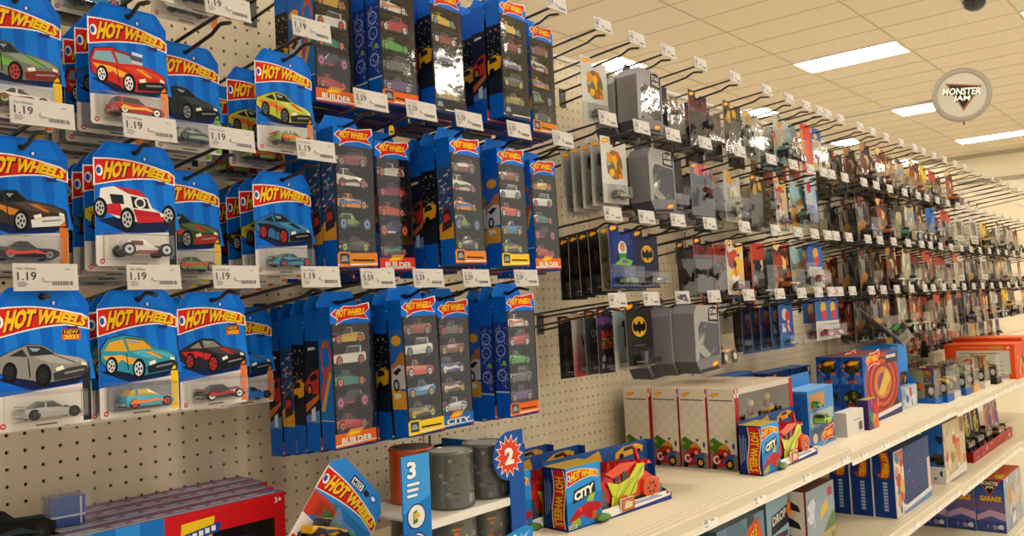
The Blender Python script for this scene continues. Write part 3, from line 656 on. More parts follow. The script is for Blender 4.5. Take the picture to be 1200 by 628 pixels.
nm2 = ['holding the orange launcher box', 'holding the upright navy boxes', 'holding the figure cards over the red tray', 'at the far end below the orange box']
for i, (a, b) in enumerate(bayx[1:]): shelf(a, b, (-24.3, -24.6, -25.1, -25.6)[i], YS, 'lower cream steel shelf with a price rail, ' + nm2[i], 2)
for i, (a, b) in enumerate(bayx[1:]): shelf(a, b, -41., YS, 'bottom cream steel shelf, ' + ('in shade below the orange launcher box', 'below the upright navy boxes', 'holding the garage playset boxes', 'past the garage playset boxes')[i], 3)

# ceiling lamps
lampbase = None
def lamp(x, y, label):
    global lampbase
    if lampbase is None:
        lampbase = empty('ceiling_light'); m = MB()
        m.box(-12, 12, -24, -23.6, -.4, 0, 'd8d2c4'); m.box(-12, 12, 23.6, 24, -.4, 0, 'd8d2c4'); m.box(-12, -11.6, -24, 24, -.4, 0, 'd8d2c4'); m.box(11.6, 12, -24, 24, -.4, 0, 'd8d2c4'); m.build('frame', M_PLAST, lampbase)
        d = MB(); d.box(-11.6, 11.6, -23.6, 23.6, -.3, -.1, 'ffffff'); d.build('diffuser', M_LAMP, lampbase)
    return tag(inst(lampbase, (x, y, CZ - .15)), label, 'ceiling light', 'recessed ceiling lights')
k = 0
lampnames = {(403, 81): 'glowing ceiling panel light nearest the round hanging sign, the largest in view', (559, 81): 'glowing ceiling panel light partly behind the round hanging sign', (715, 81): 'glowing ceiling panel light just before the far wall, at the frame edge',
             (325, 179): 'glowing ceiling panel light seen behind the empty hooks beside the blue multipacks', (481, 179): 'small glowing ceiling panel light behind the clear blister packs on the top row', (637, 179): 'glowing ceiling panel light glimpsed behind the blue header packs', (781, 179): 'small glowing ceiling panel light above the dark truck cards at the far bay'}
lampgrid = [(x, 81) for x in range(403 - 156 * 3, 790, 156)] + [(x, 179) for x in range(325 - 156 * 2, 790, 156)] + [(325 + 156 * 3 - 12, 179)] + [(x, -17) for x in range(91, 790, 156)] + [(x, -115) for x in range(13, 790, 156)] + [(x, -213) for x in range(-65, 790, 156)]
lampgrid = list(dict.fromkeys((781, y) if x in (793, 781) and y == 179 else (x, y) for x, y in lampgrid))
rown = {81: 'row behind the shelving', 179: 'second row behind the shelving', -17: 'row over the aisle edge', -115: 'row over the middle of the aisle', -213: 'row over the far side of the aisle'}
cnt = {}
for x, y in lampgrid:
    cnt[y] = cnt.get(y, 0) + 1
    lamp(x, y, lampnames.get((x, y)) or 'ceiling panel light, %s in the %s' % (ORD[cnt[y] - 1], rown[y]))

# round hanging sign with its bar
sg = tag(empty('hanging_sign', (307, 13.5, 73)), 'round white hanging sign with a dark triangle emblem, on a grey bar above the aisle', 'sign')
m = MB(); n = Vector((-.955, -.297, 0)); u = Vector((.297, -.955, 0))
D = Fr((0, 0, 0), u, (0, 0, 1)); rr = 9.3
def ringpts(r, w, N=40): return [D(r * math.cos(2 * math.pi * k / N), r * math.sin(2 * math.pi * k / N), w) for k in range(N)]
m.loft([ringpts(rr, -.9), ringpts(rr, .9), ringpts(rr - .5, 1.2), ringpts(rr - 1.5, 1.2), ringpts(rr - 1.6, .7)], '8f897b', False, False)
m.face(ringpts(rr, -.9), 'b9b3a5'); m.build('rim', M_PLAST, sg)
m = MB(); m.face(ringpts(rr - 1.4, .75), 'b9b2a2')
pt = lambda pts, c, w: m.pol(D, pts, c, .75 + w)
pt([(-4.4, 3.4), (5.6, .9), (5.7, 2.0), (-.9, -4.6), (-1.9, -4.4)][:0] or [(-4.9, 4.6), (6.4, 2.4), (.2, -5.8)], '8a5f3a', .05)
pt([(-3.9, 3.9), (5.2, 2.1), (.2, -4.7)], '2a2826', .1)
for (s, a0, b0, a1, b1, dy) in (('MONSTER', -5.8, .5, 6.0, 2.9, -1.2), ('JAM', -2.7, -2.4, 2.4, -.1, -.5)):
    for c, w, bo, e in (('1d1c1b', .2, .1, .12), ('f3f0e8', .3, .03, 0)):
        m.text(D, s, 0, 0, 0, 0, c, .75 + w, bo, lambda p, q, a0=a0, a1=a1, b0=b0, b1=b1, dy=dy, e=e: (a0 + (a1 - a0) * p + .5 * (q - .5) + e, b0 + (b1 - b0) * q + dy * p - e))
m.build('sign_face', M_PRINT, sg)
m = MB(); m.tube([(.4, 8.8, 0), (.4, 44, -.4)], .45, 'a49c8c', 8); m.build('bar', M_STEEL, sg)
for yy in (3, 42): m = MB(); m.tube([(.4, yy, 8.2 if yy == 3 else 0), (.4, yy, CZ - 73 - .05)], .025, 'c9c1b0', 4); m.build('hanging_wire', M_STEEL, sg)
m = MB(); m.cyl((.4, 0, -rr - .1), (.4, 0, -rr - 1.1), .25, '282522', 8); m.build('clip', M_STEEL, sg)
cam_ = tag(empty('security_camera', (357, 17, CZ)), 'dark domed ceiling camera at the top edge', 'security camera')
m = MB(); m.loft([[(4.6 * math.cos(a) * math.cos(t), 4.6 * math.sin(a) * math.cos(t), -.8 - 4.6 * math.sin(t)) for a in (q * math.pi / 8 for q in range(16))] for t in (0, .3, .6, .9, 1.2, 1.45)], '1d1f22'); m.build('dome', M_TOY, cam_)
m = MB(); m.cyl((0, 0, 0), (0, 0, -.9), 5.1, 'd0cabc', 20); m.build('mounting_ring', M_PLAST, cam_)

# ------------------------------------------------------------------ near bay: single carded cars
COLX = [-2.8, 2.4, 7.1, 12.8]; ROWZ = {'top': 31.4, 'upper': 23.7, 'middle': 16.2, 'lower': 8.5}
GS = 'single carded toy cars on the near hooks'; GH = 'wire peg hooks with price tags'
ref = {}
def singles(row, c, yf, keys, names, dy=1.25, xo=0, x=None):
    x = (COLX[c] if x is None else x)
    for i, (kk, n) in enumerate(zip(keys, names)):
        hang(SINGLE[kk], x + xo * 0, ROWZ[row], yf + dy * i, n, 'toy car pack', GS)
cn = ['first', 'second', 'third', 'fourth']
def behind(front, keys, start=1): return ['blue carded toy car hanging %s behind the %s' % (('directly', 'second', 'third', 'fourth', 'fifth', 'sixth')[i], front) for i in range(len(keys))]
def S_(row, c, yf, keys, frontname, short, dy=1.25):
    singles(row, c, yf, keys, [frontname] + behind(short, keys[1:]), dy)
    hook(COLX[c], ROWZ[row], '1.19', 'black wire hook with a 1.19 tag, holding the %s' % short, GH)
S_('upper', 0, -10.4, ['green', 'flame', 'track'], 'blue carded car pack showing a lime and green muscle car on a red ramp', 'lime and green muscle car pack')
S_('upper', 1, -11.4, ['flame', 'azure', 'flame', 'night', 'flame'], 'blue carded car pack showing a red flamed wagon with a chrome engine', 'red flamed wagon pack', 1.5)
S_('upper', 2, -8.8, ['batty', 'batty', 'grey'], 'blue carded car pack showing a dark grey angular car beside the flamed wagon', 'dark grey angular car pack', 1.4)
S_('upper', 3, -10.5, ['hotrod', 'hotrod', 'hotrod'], 'blue carded car pack showing a yellow hot rod, above the blue rally car', 'yellow hot rod pack', 3.2)
S_('top', 2, -12.0, ['white', 'azure', 'white'], 'blue carded car pack showing a white muscle car, its top cut off', 'white muscle car pack', 1.6)
S_('top', 0, -9.0, ['night', 'grey', 'track'], 'blue carded car pack hanging over the lime muscle car pack, mostly out of frame', 'topmost pack over the lime car', 1.4)
S_('top', 1, -7.0, ['rally', 'fifty'], 'blue carded car pack hanging over the flamed wagon, seen behind its top', 'topmost pack over the flamed wagon', 1.6)
S_('middle', 0, -10.9, ['fifty', 'grey', 'night'], 'blue carded car pack showing a dark race car numbered 55 with a chrome bumper', 'car pack numbered 55')
S_('middle', 1, -11.8, ['buggy', 'hotrod', 'rally', 'night', 'azure'], 'blue carded car pack showing a white and red buggy with open wheels', 'white buggy pack', 1.3)
S_('middle', 2, -8.4, ['track', 'green', 'track'], 'blue carded car pack showing a mossy green racer on a red ramp behind the buggy', 'mossy green racer pack', 1.4)
S_('middle', 3, -9.9, ['rally', 'hotrod', 'fifty', 'night', 'azure'], 'blue carded car pack showing a blue and black rally car with red wheels', 'blue and black rally car pack', 1.5)
S_('lower', 0, -13.0, ['grey', 'flame', 'grey'], 'blue carded car pack showing a silver grey sports car marked NEW 2021', 'silver grey sports car pack', 1.6)
S_('lower', 1, -11.7, ['focus', 'focus', 'buggy', 'buggy', 'night'], 'blue carded car pack showing a teal hatchback with yellow windows', 'teal hatchback pack', 1.2)
S_('lower', 2, -10.9, ['night', 'azure', 'night'], 'blue carded car pack showing a black and red sports car marked NEW 2021', 'black and red sports car pack', 1.5)
S_('lower', 3, -5.0, ['azure', 'azure'], 'blue carded car pack showing a blue sports car at the back of its hook', 'blue sports car pack', 1.2)
# five-car boxes
DX = [17.3, 21.8, 26.6, 32.3, 38.0]; DZ = {'top': 31.5, 'middle': 20.0, 'bottom': 8.4}
GF = 'five-car boxes hanging beside the single cars'
def fives(row, c, yf, keys, what, short):
    for i, k_ in enumerate(keys):
        y = yf + FIVE_D + i * 1.48
        lab = what if i == 0 else 'blue five-car box hanging %s behind the %s' % (('directly', 'second', 'third', 'fourth', 'fifth')[i - 1], short)
        hang(FIVE[k_], DX[c], DZ[row], y, lab, 'toy car box', GF)
    hook(DX[c], DZ[row], '5.59', 'black wire hook with a price tag, holding the %s' % short, GH)
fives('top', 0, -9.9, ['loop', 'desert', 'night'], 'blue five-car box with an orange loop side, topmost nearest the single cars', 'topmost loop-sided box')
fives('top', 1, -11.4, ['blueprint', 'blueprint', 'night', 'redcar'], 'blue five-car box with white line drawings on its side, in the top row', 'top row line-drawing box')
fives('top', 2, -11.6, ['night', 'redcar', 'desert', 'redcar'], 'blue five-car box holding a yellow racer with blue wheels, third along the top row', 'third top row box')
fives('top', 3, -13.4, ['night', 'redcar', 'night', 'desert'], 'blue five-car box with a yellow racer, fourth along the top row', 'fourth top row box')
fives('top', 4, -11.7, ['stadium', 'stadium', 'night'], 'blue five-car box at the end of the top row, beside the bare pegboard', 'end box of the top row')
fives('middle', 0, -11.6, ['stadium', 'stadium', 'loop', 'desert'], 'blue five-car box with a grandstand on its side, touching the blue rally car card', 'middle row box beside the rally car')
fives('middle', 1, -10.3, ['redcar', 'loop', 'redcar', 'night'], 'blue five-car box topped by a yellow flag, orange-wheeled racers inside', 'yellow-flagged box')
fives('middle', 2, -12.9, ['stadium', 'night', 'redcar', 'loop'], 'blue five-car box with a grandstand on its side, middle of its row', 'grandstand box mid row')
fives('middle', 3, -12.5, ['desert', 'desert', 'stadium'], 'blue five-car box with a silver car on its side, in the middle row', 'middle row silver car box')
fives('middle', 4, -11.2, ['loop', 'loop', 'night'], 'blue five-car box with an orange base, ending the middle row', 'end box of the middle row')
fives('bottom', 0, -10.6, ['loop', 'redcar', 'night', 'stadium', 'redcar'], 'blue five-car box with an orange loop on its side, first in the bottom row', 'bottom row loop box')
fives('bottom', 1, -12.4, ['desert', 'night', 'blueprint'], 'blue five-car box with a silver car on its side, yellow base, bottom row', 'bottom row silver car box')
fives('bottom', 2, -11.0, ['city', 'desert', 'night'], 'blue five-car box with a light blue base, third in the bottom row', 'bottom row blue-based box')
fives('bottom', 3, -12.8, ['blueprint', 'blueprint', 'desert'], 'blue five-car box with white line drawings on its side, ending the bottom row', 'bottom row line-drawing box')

# ------------------------------------------------------------------ prototypes: other carded packs
EXTRA = []
def pack(name, W, H, top, bg, deco, bl=None, content=None, ear=True, low=None, flame=True):
    """card with its hang hole at the origin; bl = (u0,u1,v0,v1,depth) of the clear bubble; content = (builder, scale-free z, turn)"""
    root = empty(name); EXTRA.append(root)
    mb = MB(); f = FF(0, 0, 0); h = W / 2; b = top - H
    out = [(-h, b), (h, b), (h, top - .35), (.55, top - .35), (.45, top - .75), (-.45, top - .75), (-.55, top), (-h, top)] if ear else [(-h, b), (h, b), (h, top - .25), (h - .25, top), (-h + .25, top), (-h, top - .25)]
    mb.pol(f, out, bg, 0); mb.pol(Fr((0, .04, 0), (-1, 0, 0)), [(-a, c) for a, c in reversed(out)], 'a8a398', 0)
    for i in range(len(out)):
        p, q = out[i], out[(i + 1) % len(out)]; mb.face([f(*p), (p[0], .04, p[1]), (q[0], .04, q[1]), f(*q)], 'd2cec4')
    if low: mb.rect(f, -h, b, h, b + low[0], low[1], .004)
    deco(mb, f, h, b, top)
    if flame: mini_logo(mb, f, -h + .15, top - .72, 1.35, .01)
    mb.build('backing_card', M_PRINT, root)
    if bl:
        bubble(*bl).build('blister', M_CLEAR, root)
        if content:
            cm, cz, turn, cx = content; c = cm.build('toy', M_TOY, root); c.location = (cx * S, -(bl[4] * .5) * S, (cz) * S); c.rotation_euler = turn
    return root
def blobs(mb, f, a0, b0, a1, b1, pal, n, seed, w=.006, smin=.15, smax=.45):
    r = random.Random(seed); W = a1 - a0; H = b1 - b0
    for i in range(n):
        x, y = a0 + r.random() * W, b0 + r.random() * H; s = (smin + r.random() * (smax - smin)) * min(W, H); k = r.randint(5, 8); t0 = r.random() * 6; e = .4 + r.random()
        pts = []
        for j in range(k):
            t = t0 + 2 * math.pi * j / k; q = s * (.6 + .5 * r.random())
            pts.append((min(a1, max(a0, x + q * math.cos(t) * e)), min(b1, max(b0, y + q * math.sin(t)))))
        mb.pol(f, pts, r.choice(pal), w + i * .0007)
def bat(mb, f, cx, cy, s, w=.01):
    mb.ell(f, cx, cy, s, s * .78, '15130f', w, 24); mb.ell(f, cx, cy, s * .94, s * .72, 'd9a520', w + .004, 24)
    pts = [(0, -.62), (.12, -.4), (.3, -.28), (.5, -.42), (.62, -.3), (.82, -.2), (.86, .12), (.6, .5), (.52, .22), (.3, .16), (.2, .22), (.14, .48), (.06, .36)]
    mb.pol(f, [(cx + a * s, cy + b * s * .95) for a, b in pts + [(-a, b) for a, b in reversed(pts[1:])]], '0f0e0c', w + .008)
def d_honey(mb, f, h, b, t):
    mb.ell(f, .05, t - 2.7, 1.35, 1.45, '6a7060', .006, 20); blobs(mb, f, -1.2, t - 4.0, 1.3, t - 1.3, ['e0901e', 'd87a18', 'f0b030', 'c46a1a', 'a8b0a8', '8a6a3a'], 14, 4, .01, .16, .3)
    mb.rect(f, -h, b, h, b + 1.9, 'bdbab2', .006)
def d_numeral(mb, f, h, b, t, c='15161a', bgc='b9b8b4'):
    mb.pol(f, [(-.5, t - 1.7), (.2, t - 1.3), (.45, t - 1.3), (.45, t - 4.1), (-.15, t - 4.1), (-.15, t - 2.1), (-.5, t - 2.2)], c, .008); mb.rect(f, -h, b, h, b + 1.8, 'c9c6be', .006)
def d_bluebear(mb, f, h, b, t):
    blobs(mb, f, -1.2, t - 3.8, 1.3, t - 1.2, ['2f6fb8', '4a86c8', '2a3a4a', '6a5a3a'], 9, 6, .01, .2, .4); mb.rect(f, -h, b, h, b + 1.9, 'bdbab2', .006)
def d_space(mb, f, h, b, t):
    blobs(mb, f, -h, b, h, t - .8, ['14246a', '1c3a8a', '2a2a6a'], 8, 3, .004); r = random.Random(2)
    for i in range(24): mb.ell(f, -h + r.random() * 2 * h, b + 1.5 + r.random() * (H_ := t - b - 2.2), .04, .04, 'd0d8e8', .01, 6)
    mb.ell(f, 0, t - 2.4, .75, .8, 'd8d8dc', .012, 16); mb.ell(f, 0, t - 2.2, .42, .46, 'c8905a', .016, 14); mb.rect(f, -.6, t - 3.4, .6, t - 2.8, '3a8a4a', .018)
    mb.pol(f, [(-1.5, t - 3.9), (0, t - 3.2), (1.7, t - 3.5), (1.3, t - 4.0)], '6fc02e', .02); mb.ell(f, .3, t - 3.6, .6, .2, '8a5ab0', .024, 12)
def d_bat(mb, f, h, b, t): bat(mb, f, 0, t - 2.35, 1.35); mb.rect(f, -h, b, h, b + .25, '8a8578', .006); mb.rect(f, -.9, b + 2.05, .9, b + 2.15, '6a655a', .008)
def d_w(mb, f, h, b, t):
    for i in range(8): mb.rect(f, -h, b + i * .62, h, b + (i + 1) * .62, ['c4455a', 'c85a68', 'c97078', 'c8888a', 'c6a09e', 'c4b4ae', 'c2beb8', 'c0c0bc'][i], .004)
    mb.text(f, 'W', -.8, t - 3.4, .8, t - 2.1, '2a2624', .012)
def d_007(mb, f, h, b, t): mb.text(f, '007', -1.1, t - 2.7, 1.1, t - 1.8, 'b8bab8', .012, .0); mb.rect(f, -1.0, t - 3.1, 1.0, t - 2.95, '8a8c8a', .01); blobs(mb, f, -1.6, b + .3, 1.6, b + 1.9, ['5a605e', '3a403e', '7a807c'], 6, 2, .008)
def d_future(mb, f, h, b, t):
    mb.rect(f, -h, t - 1.6, h, t - .9, '6a4a8a', .004); blobs(mb, f, -h, t - 2.1, h, t - 1.0, ['7a5a9a', '4a3a6a', 'c86a4a'], 6, 3, .006)
    for s, y, c in (('BACK', t - 2.9, 'd8482a'), ('TO THE', t - 3.25, 'e8a82a'), ('FUTURE', t - 4.0, 'e0742a')): mb.text(f, s, -1.6, y, 1.6, y + (.7 if s != 'TO THE' else .3), c, .014, .05)
    blobs(mb, f, -1.7, b + .2, 1.7, b + 2.2, ['8a8c90', '4a4c50', 'b8bac0', '2a2c30', 'c8622a'], 12, 8, .012, .1, .3)
def d_pal(pal, n, seed, y0=.0, y1=1., **k):
    return lambda mb, f, h, b, t: blobs(mb, f, -h + .1, b + (t - b) * y0, h - .1, b + (t - b) * y1 - .1, pal, n, seed, **k)
def d_red(mb, f, h, b, t): mb.rect(f, -h, t - 2.4, h, t - 1.0, '7a1c20', .005); blobs(mb, f, -h, t - 2.3, h, t - .9, ['9a2226', '3a1416', 'b8685a'], 8, 5, .008)
def car_b(*a, **k): return lambda: toy_car(*a, **k)
PK = {}
def mk(key, *a, **k): PK[key] = pack(*a, **k)
mk('honey', 'carded_toy_car', 4.3, 6.5, .8, 'd2d0c8', d_honey, (-1.3, 1.7, -5.3, -3.9, .9), (toy_car('hatch', '5a6a5a', '2a302c', 'c8a83a', '8a8a8a', 2.3, 10), -5.25, (0, 0, 0), .2))
mk('numeral', 'carded_toy_car', 4.3, 6.5, .8, 'a9a8a4', d_numeral, (-1.6, 1.6, -5.3, -3.9, .9), (toy_car('sport', '3a3c40', '15171a', None, '6a6a6a', 2.3, 8), -5.25, (0, 0, 0), 0))
mk('bear', 'carded_toy_car', 4.3, 6.5, .8, 'b4b4b0', d_bluebear, (-1.6, 1.6, -5.3, -3.9, .9), (toy_car('wagon', '8a8c8a', '3a3c3a', None, '6a6a6a', 2.3, 8), -5.25, (0, 0, 0), 0))
mk('space', 'carded_toy_car', 4.5, 6.2, .8, '16286e', d_space, (-1.9, 2.0, -5.1, -3.2, 1.2), (toy_car('sport', '7ab82a', '2a6a8a', '8a5ab0', '3a3a3a', 2.6, 10), -5.0, (0, 0, 0), .2))
mk('darkold', 'carded_toy_car', 4.3, 6.2, .8, '22201f', d_pal(['3a2f2a', '5a3a2a', '2a2a30', '15151a'], 8, 3), (-1.7, 1.7, -5.1, -3.6, 1.0), (toy_car('sport', '3a3a3e', '15171a', None, '5a5a5a', 2.4, 8), -5.0, (0, 0, 0), 0))
mk('olive', 'carded_toy_car', 4.3, 6.2, .8, '8a8468', d_pal(['6a6a4a', 'a8a488', '4a4a3a'], 8, 4), (-1.7, 1.7, -5.1, -3.6, 1.0), (toy_car('sport', '5a5a3e', '15171a', None, '5a5a5a', 2.4, 8), -5.0, (0, 0, 0), 0))
mk('bat', 'carded_toy_car', 4.6, 6.2, .75, '2a2826', d_bat, (-1.6, 2.1, -5.2, -3.7, 1.3), (toy_car('sport', '1c1c1f', '0f1012', None, '3a3a3a', 3.0, 10), -5.1, (0, 0, 0), .3))
mk('batblue', 'carded_toy_car', 4.6, 6.0, .75, '1c2440', lambda mb, f, h, b, t: (bat(mb, f, .2, t - 2.5, 1.25), blobs(mb, f, -h, t - 1.6, -.8, b + 1, ['c8cad0', '2a2c34', '6a6c74'], 8, 3, .006), None)[-1], (-1.9, 2.2, -5.0, -3.6, 1.6), (toy_car('sport', '6a6a5e', '2a2a2a', None, '8a8a7a', 2.9, 8), -4.9, (0, 0, 0), .2))
mk('w', 'carded_toy_car', 4.3, 6.2, .8, 'c0c0bc', d_w, (-1.6, 1.6, -5.1, -3.7, .9), (toy_car('sport', 'c8bcb4', '3a3c3e', None, '6a6a6a', 2.3, 8), -5.0, (0, 0, 0), 0))
mk('agent', 'carded_toy_car', 4.3, 6.2, .8, '3f4644', d_007, (-1.6, 1.6, -5.1, -3.7, .9), (toy_car('sport', '9a9e9e', '2a2c2e', None, '6a6a6a', 2.3, 8), -5.0, (0, 0, 0), 0))
mk('future', 'carded_toy_car', 4.5, 6.3, .8, '3a3048', d_future, (-1.6, 1.6, -5.2, -3.9, .9), (toy_car('sport', '8a8c90', '2a2c2e', None, '6a6a6a', 2.3, 8), -5.1, (0, 0, 0), 0))
mk('icy', 'carded_toy_car', 4.0, 6.3, .8, '9fb2ba', lambda mb, f, h, b, t: d_numeral(mb, f, h, b, t), (-1.4, 1.4, -5.2, -3.9, .9), (toy_car('sport', '8aa0a8', '2a2c2e', None, '6a6a6a', 2.3, 8), -5.1, (0, 0, 0), 0))
dark_toy = lambda s=0: toy_figure(*[('2a2a2e', '55585c'), ('3a3c36', '8a8a80'), ('1c1e22', '6a2a2a'), ('7a7f7a', '3a3c3a')][s % 4])
mk('darkclear', 'carded_starship', 4.6, 6.6, .8, '1d1a1a', d_red, (-2.1, 2.1, -5.6, -1.3, 2.2), (dark_toy(0), -3.9, (.5, -.4, .2), 0))
mk('duskclear', 'carded_starship', 4.6, 6.6, .8, '26221f', d_pal(['4a3026', '6a4a2a', '2a2a30'], 7, 9, .6, 1.), (-2.1, 2.1, -5.6, -1.3, 2.2), (dark_toy(1), -3.9, (.4, .4, 1.), 0))
mk('goldclear', 'carded_starship', 4.8, 6.8, .8, '4a4436', d_pal(['c89a2a', 'a8a03a', '3a342a', 'd8a83a'], 9, 7, .6, 1.), (-2.2, 2.3, -5.6, -1.6, 3.0), (dark_toy(3), -4.0, (.3, -.3, .5), 0))
mk('pinkclear', 'carded_starship', 5.4, 6.2, .8, '6a7684', d_pal(['c85a6a', '8a3a4a', '9aa4ae', 'd88a8a'], 8, 6, .55, 1.), (-2.4, 2.4, -5.2, -1.7, 2.4), (dark_toy(2), -3.8, (.3, .5, -.6), 0))
mk('pale', 'carded_starship', 4.6, 6.4, .8, 'b9b7aa', d_pal(['d8d6cc', '8a8a80', 'c8a04a', 'a8aaa4'], 10, 3), (-1.9, 1.9, -5.4, -2.6, 1.6), (toy_figure('c8c8bc', '7a7c74'), -4.9, (0, 0, .3), 0))
mk('comic', 'carded_toy_car', 4.6, 6.8, .8, 'd8cdb4', d_pal(['d8742a', 'c8462a', 'e8b84a', '3a5a8a', 'f0ead8', '2a2a34', 'a84a6a'], 22, 5, smin=.12, smax=.3), (-1.8, 1.8, -5.6, -4.2, 1.0), (toy_car('sport', '3a3f6a', '1c1e26', 'c83a3a', '8a8a8a', 2.5, 8), -5.5, (0, 0, 0), 0))
mk('teal', 'carded_toy_truck', 4.5, 6.6, .8, '7ab0ba', d_pal(['4a8a8a', '3a6a5a', 'a8c8d0', '2a4a5a', 'e0a83a', '5a9a7a'], 14, 8), (-1.95, 1.95, -5.5, -2.0, 2.0), (toy_truck('4a7a6a', 'c8c8b8', '8a8a8a', 3.3), -5.3, (0, 0, .2), 0))
mk('mixed', 'carded_toy_truck', 4.5, 6.6, .8, 'c8beb0', d_pal(['c82a2e', '3a8a5a', 'e8e4dc', '4a6aa0', 'd8a04a', '8ac0c8'], 14, 2), (-1.95, 1.95, -5.5, -1.6, 2.2), (toy_truck('6a9a8a', 'd8d0c0', '9a9a9a', 3.3), -5.2, (0, 0, -.2), 0))
mk('bluepink', 'carded_toy_car', 4.3, 6.3, .5, '1c4a8e', lambda mb, f, h, b, t: (mb.ell(f, 0, t - 1.7, 1.2, 1.1, 'b86a6a', .006, 16), mb.ell(f, -.2, t - 1.3, .6, .4, 'd8c8c0', .01, 12), mb.rect(f, -h, t - 3.6, h, t - 2.9, '6a4a6a', .008), mb.rect(f, -h, b, h, b + 1.8, '2f6ab0', .006))[0], (-1.6, 1.6, -5.5, -4.0, 1.0), (toy_car('muscle', '3a4a6a', '1c1e26', 'c8c8c8', '8a8a8a', 2.4, 8), -5.4, (0, 0, 0), 0), ear=False, flame=False)
mk('bluered', 'carded_toy_car', 4.3, 6.3, .5, '1c5aa8', lambda mb, f, h, b, t: (mb.ell(f, -.4, t - 1.8, .9, .8, 'd8c8c0', .006, 16), mb.ell(f, .5, t - 2.2, .8, .9, 'c8323a', .01, 14), blobs(mb, f, -1.6, t - 4.2, 1.6, t - 2.6, ['d85a6a', 'e8a02a', '2a4a9a', 'c8ccd8'], 8, 3, .012), mb.rect(f, -h, b, h, b + 1.7, '3a7ac0', .02))[0], (-1.6, 1.6, -5.5, -4.0, 1.0), (toy_car('muscle', '4a5a7a', '1c1e26', 'c8c8c8', '8a8a8a', 2.4, 8), -5.4, (0, 0, 0), 0), ear=False, flame=False)
mk('heart', 'carded_toy_car', 4.8, 6.0, .5, '1f5fae', lambda mb, f, h, b, t: (mb.rect(f, -h, b, h, b + 2.6, 'd8d4cc', .006), mb.ell(f, .3, t - 1.5, 1.0, .8, 'e0a82a', .01, 14), mb.ell(f, .6, t - 2.6, 1.0, .7, 'c82e34', .014, 14))[0], (-2.0, 2.0, -5.2, -3.2, 1.3), (toy_car('hatch', 'b8262c', '1c1e26', 'e8d8c8', '3a3a3a', 2.7, 10), -5.0, (0, 0, 0), 0), ear=False, flame=False)
mk('tallred', 'boxed_toy_set', 4.0, 11.6, .4, 'd2451e', lambda mb, f, h, b, t: (mb.rect(f, -h, b, h, b + 4.4, 'b9c4cc', .006), mb.ell(f, -.5, b + 2.4, .9, .75, 'c8302a', .01, 14), mb.rect(f, .6, b + .2, h, b + 4.2, '8fb4cc', .01), mb.rect(f, -h + .3, t - 5, -h + .8, t - 1, 'e8a03a', .008))[0], None, None, ear=False, flame=False)
mk('bag', 'header_bag', 3.6, 6.2, .5, '1f4fa6', lambda mb, f, h, b, t: (mb.rect(f, -h, b, h, t - 1.7, 'c8c6be', .006), mb.ell(f, -.5, t - 1.2, .8, .4, 'e0b83a', .01, 12), blobs(mb, f, -h, b + .2, h, b + 2.4, ['b82a2e', 'd8d4cc', '3a5a9a', 'c8b84a'], 8, 3, .012))[0], (-1.6, 1.6, -5.5, -1.6, 1.0), None, ear=False, flame=False)
mk('bluetab', 'header_bag', 3.8, 5.0, .5, '1c4fb4', d_pal(['2a6ad0', '16307a', '4a8ae0', 'c8d0e0'], 8, 4), (-1.5, 1.5, -4.3, -2.2, .9), None, ear=False, flame=False)
TR = [('moss', '22160f', ['6a3c1e', '8a5a24', '2a1a12', 'a87a3a', '150f0c', 'd8b070'], ('6a3a22', 'c88a3a')), ('rust', '4a2410', ['c86420', 'e08a30', '6a3418', '1c120c', 'f0c880', 'a83a1c'], ('b8622a', 'e8c87a')), ('sand', '8a6238', ['d8ac68', 'f0dcb0', '9a6428', '3a2414', 'd0622a'], ('c89a5a', '6a3a2a')),
      ('bone', 'b8a684', ['d8d0bc', 'b8a888', 'c86a3a', '4a3a30', '8a9aa8'], ('d8d0b8', '3a7a4a')), ('coal', '141212', ['2a2422', '5a4434', 'a83a24', '1c1c22', '8a8680', 'c8903a'], ('3a3a3e', '9a2a2a')), ('leaf', '3a3a28', ['3a8a4a', '6a5a3a', 'c8b88a', '2a2a20', 'a8562a'], ('2f9a4a', 'd8c83a')),
      ('brick', '7a2a1c', ['b8442a', 'd86a3a', '4a1c16', 'c8a88a', '2a1a16'], ('b03a24', 'e0b04a')), ('steel', '55524c', ['8a8a84', 'b8b8b0', '3a3a3a', 'c86a3a', '6a7a8a'], ('7a7c80', 'c8482a'))]
for i, (k_, bg, pal, (b1, b2)) in enumerate(TR):
    mk(k_, 'carded_monster_truck', 5.3, 7.7, .8, bg, d_pal(pal, 16, 11 + i, smin=.12, smax=.34), (-2.3, 2.3, -6.6, -2.9, 2.1), (toy_truck(b1, b2, ['c8c0a8', '8a8a8a', 'c87a2a'][i % 3], 3.9), -6.4, (0, 0, .12 * (i % 3 - 1)), 0), flame=False)
mk('yellow', 'carded_monster_truck', 5.6, 6.0, .6, 'e8b80e', d_pal(['f2c81e', 'd89a0e', 'e8c83a', '8a5a0a'], 8, 3), (-2.4, 2.4, -5.0, -3.0, 2.0), (toy_truck('e8c01e', '2a2a2a', 'c8c8c8', 3.6), -5.0, (0, 0, 0), 0), ear=False, flame=False)
mk('cobalt', 'carded_monster_truck', 5.6, 6.4, .6, '1668c4', d_pal(['2a86e0', '1a4aa0', '0e3a80'], 6, 3), (-2.4, 2.4, -5.4, -3.2, 2.0), (toy_truck('2a7ad0', 'd8d8d8', 'c8c8c8', 3.6), -5.3, (0, 0, 0), 0), ear=False, flame=False)
